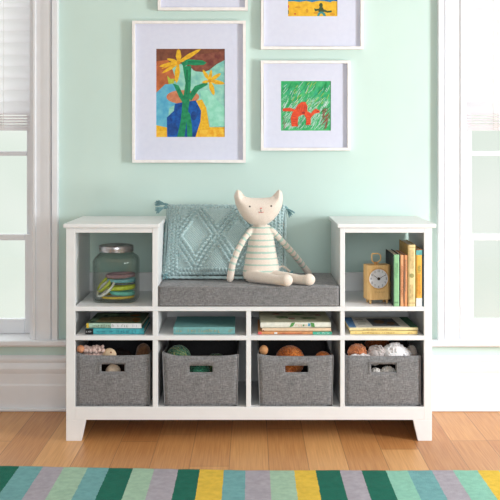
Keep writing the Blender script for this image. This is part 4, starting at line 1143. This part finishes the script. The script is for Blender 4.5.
# ------------------------------------------------------------------ light
def area(name, loc, target, sx, sy, power, rgb):
    l = bpy.data.lights.new(name, 'AREA'); l.shape = 'RECTANGLE'; l.size = sx; l.size_y = sy; l.energy = power; l.color = rgb
    o = bpy.data.objects.new(name, l); C.objects.link(o); o.location = loc
    o.rotation_euler = (Vector(target)-Vector(loc)).to_track_quat('-Z', 'Y').to_euler(); return o
KEY, KEY2, FRONT = 39, 31, 47
area('window_daylight', (2.42, -1.20, .76), (0, .2, .70), .45, .30, KEY, (.955, .99, 1.0))
area('window_daylight', (2.42, -1.20, 1.30), (0, .2, .75), .55, .45, KEY2, (.955, .99, 1.0))
area('front_fill', (.35, -4.45, 1.30), (.0, .2, .55), 1.5, 1.1, FRONT, (.96, 1.0, 1.01))  # added fill lamp behind the camera to brighten the cubbies; no window built there
w = bpy.data.worlds.new('world'); bpy.context.scene.world = w; w.use_nodes = True
nt = w.node_tree; N = nt.nodes; L = nt.links; bg = N['Background']
tc = N.new('ShaderNodeTexCoord'); sp = N.new('ShaderNodeSeparateXYZ'); L.new(tc.outputs['Generated'], sp.inputs[0])
mr = N.new('ShaderNodeMapRange'); mr.inputs['From Min'].default_value = -.2; mr.inputs['From Max'].default_value = .2
L.new(sp.outputs[1], mr.inputs['Value'])
no = N.new('ShaderNodeTexNoise'); no.inputs['Scale'].default_value = 9; no.inputs['Detail'].default_value = 2; L.new(tc.outputs['Generated'], no.inputs['Vector'])
m2 = N.new('ShaderNodeMapRange'); m2.inputs['From Min'].default_value = .4; m2.inputs['From Max'].default_value = .65; L.new(no.outputs['Fac'], m2.inputs['Value'])
c1 = N.new('ShaderNodeMix'); c1.data_type = 'RGBA'; c1.inputs['A'].default_value = (1.08,1.10,1.06,1); c1.inputs['B'].default_value = (.95,1.02,.95,1)
L.new(m2.outputs['Result'], c1.inputs['Factor'])
c2 = N.new('ShaderNodeMix'); c2.data_type = 'RGBA'; INNER = .26
c2.inputs['A'].default_value = (INNER*.93, INNER*1.0, INNER*1.06, 1)
sk = N.new('ShaderNodeMapRange'); sk.inputs['From Min'].default_value = .2; sk.inputs['From Max'].default_value = .5; L.new(sp.outputs[2], sk.inputs['Value'])
c3 = N.new('ShaderNodeMix'); c3.data_type = 'RGBA'; c3.inputs['B'].default_value = (2.6, 2.7, 2.8, 1)      # the open sky above the garden
L.new(sk.outputs['Result'], c3.inputs['Factor']); L.new(c1.outputs['Result'], c3.inputs['A'])
L.new(mr.outputs['Result'], c2.inputs['Factor']); L.new(c3.outputs['Result'], c2.inputs['B'])
L.new(c2.outputs['Result'], bg.inputs['Color']); bg.inputs['Strength'].default_value = 1.0

# ------------------------------------------------------------------ camera
cam = bpy.data.cameras.new('camera'); co = bpy.data.objects.new('camera', cam); C.objects.link(co)
co.location = (0, CAMY, CAMZ); co.rotation_euler = (PI/2, 0, 0)
cam.sensor_width = 36; cam.sensor_fit = 'HORIZONTAL'; cam.lens = F/500*36
cam.shift_x = -1/500; cam.shift_y = -103/500
sc = bpy.context.scene; sc.camera = co
sc.view_settings.view_transform = 'Standard'; sc.view_settings.look = 'None'; sc.view_settings.gamma = 1; sc.view_settings.use_curve_mapping = False
sc.view_settings.exposure = -0.09
sc.cycles.use_denoising = True
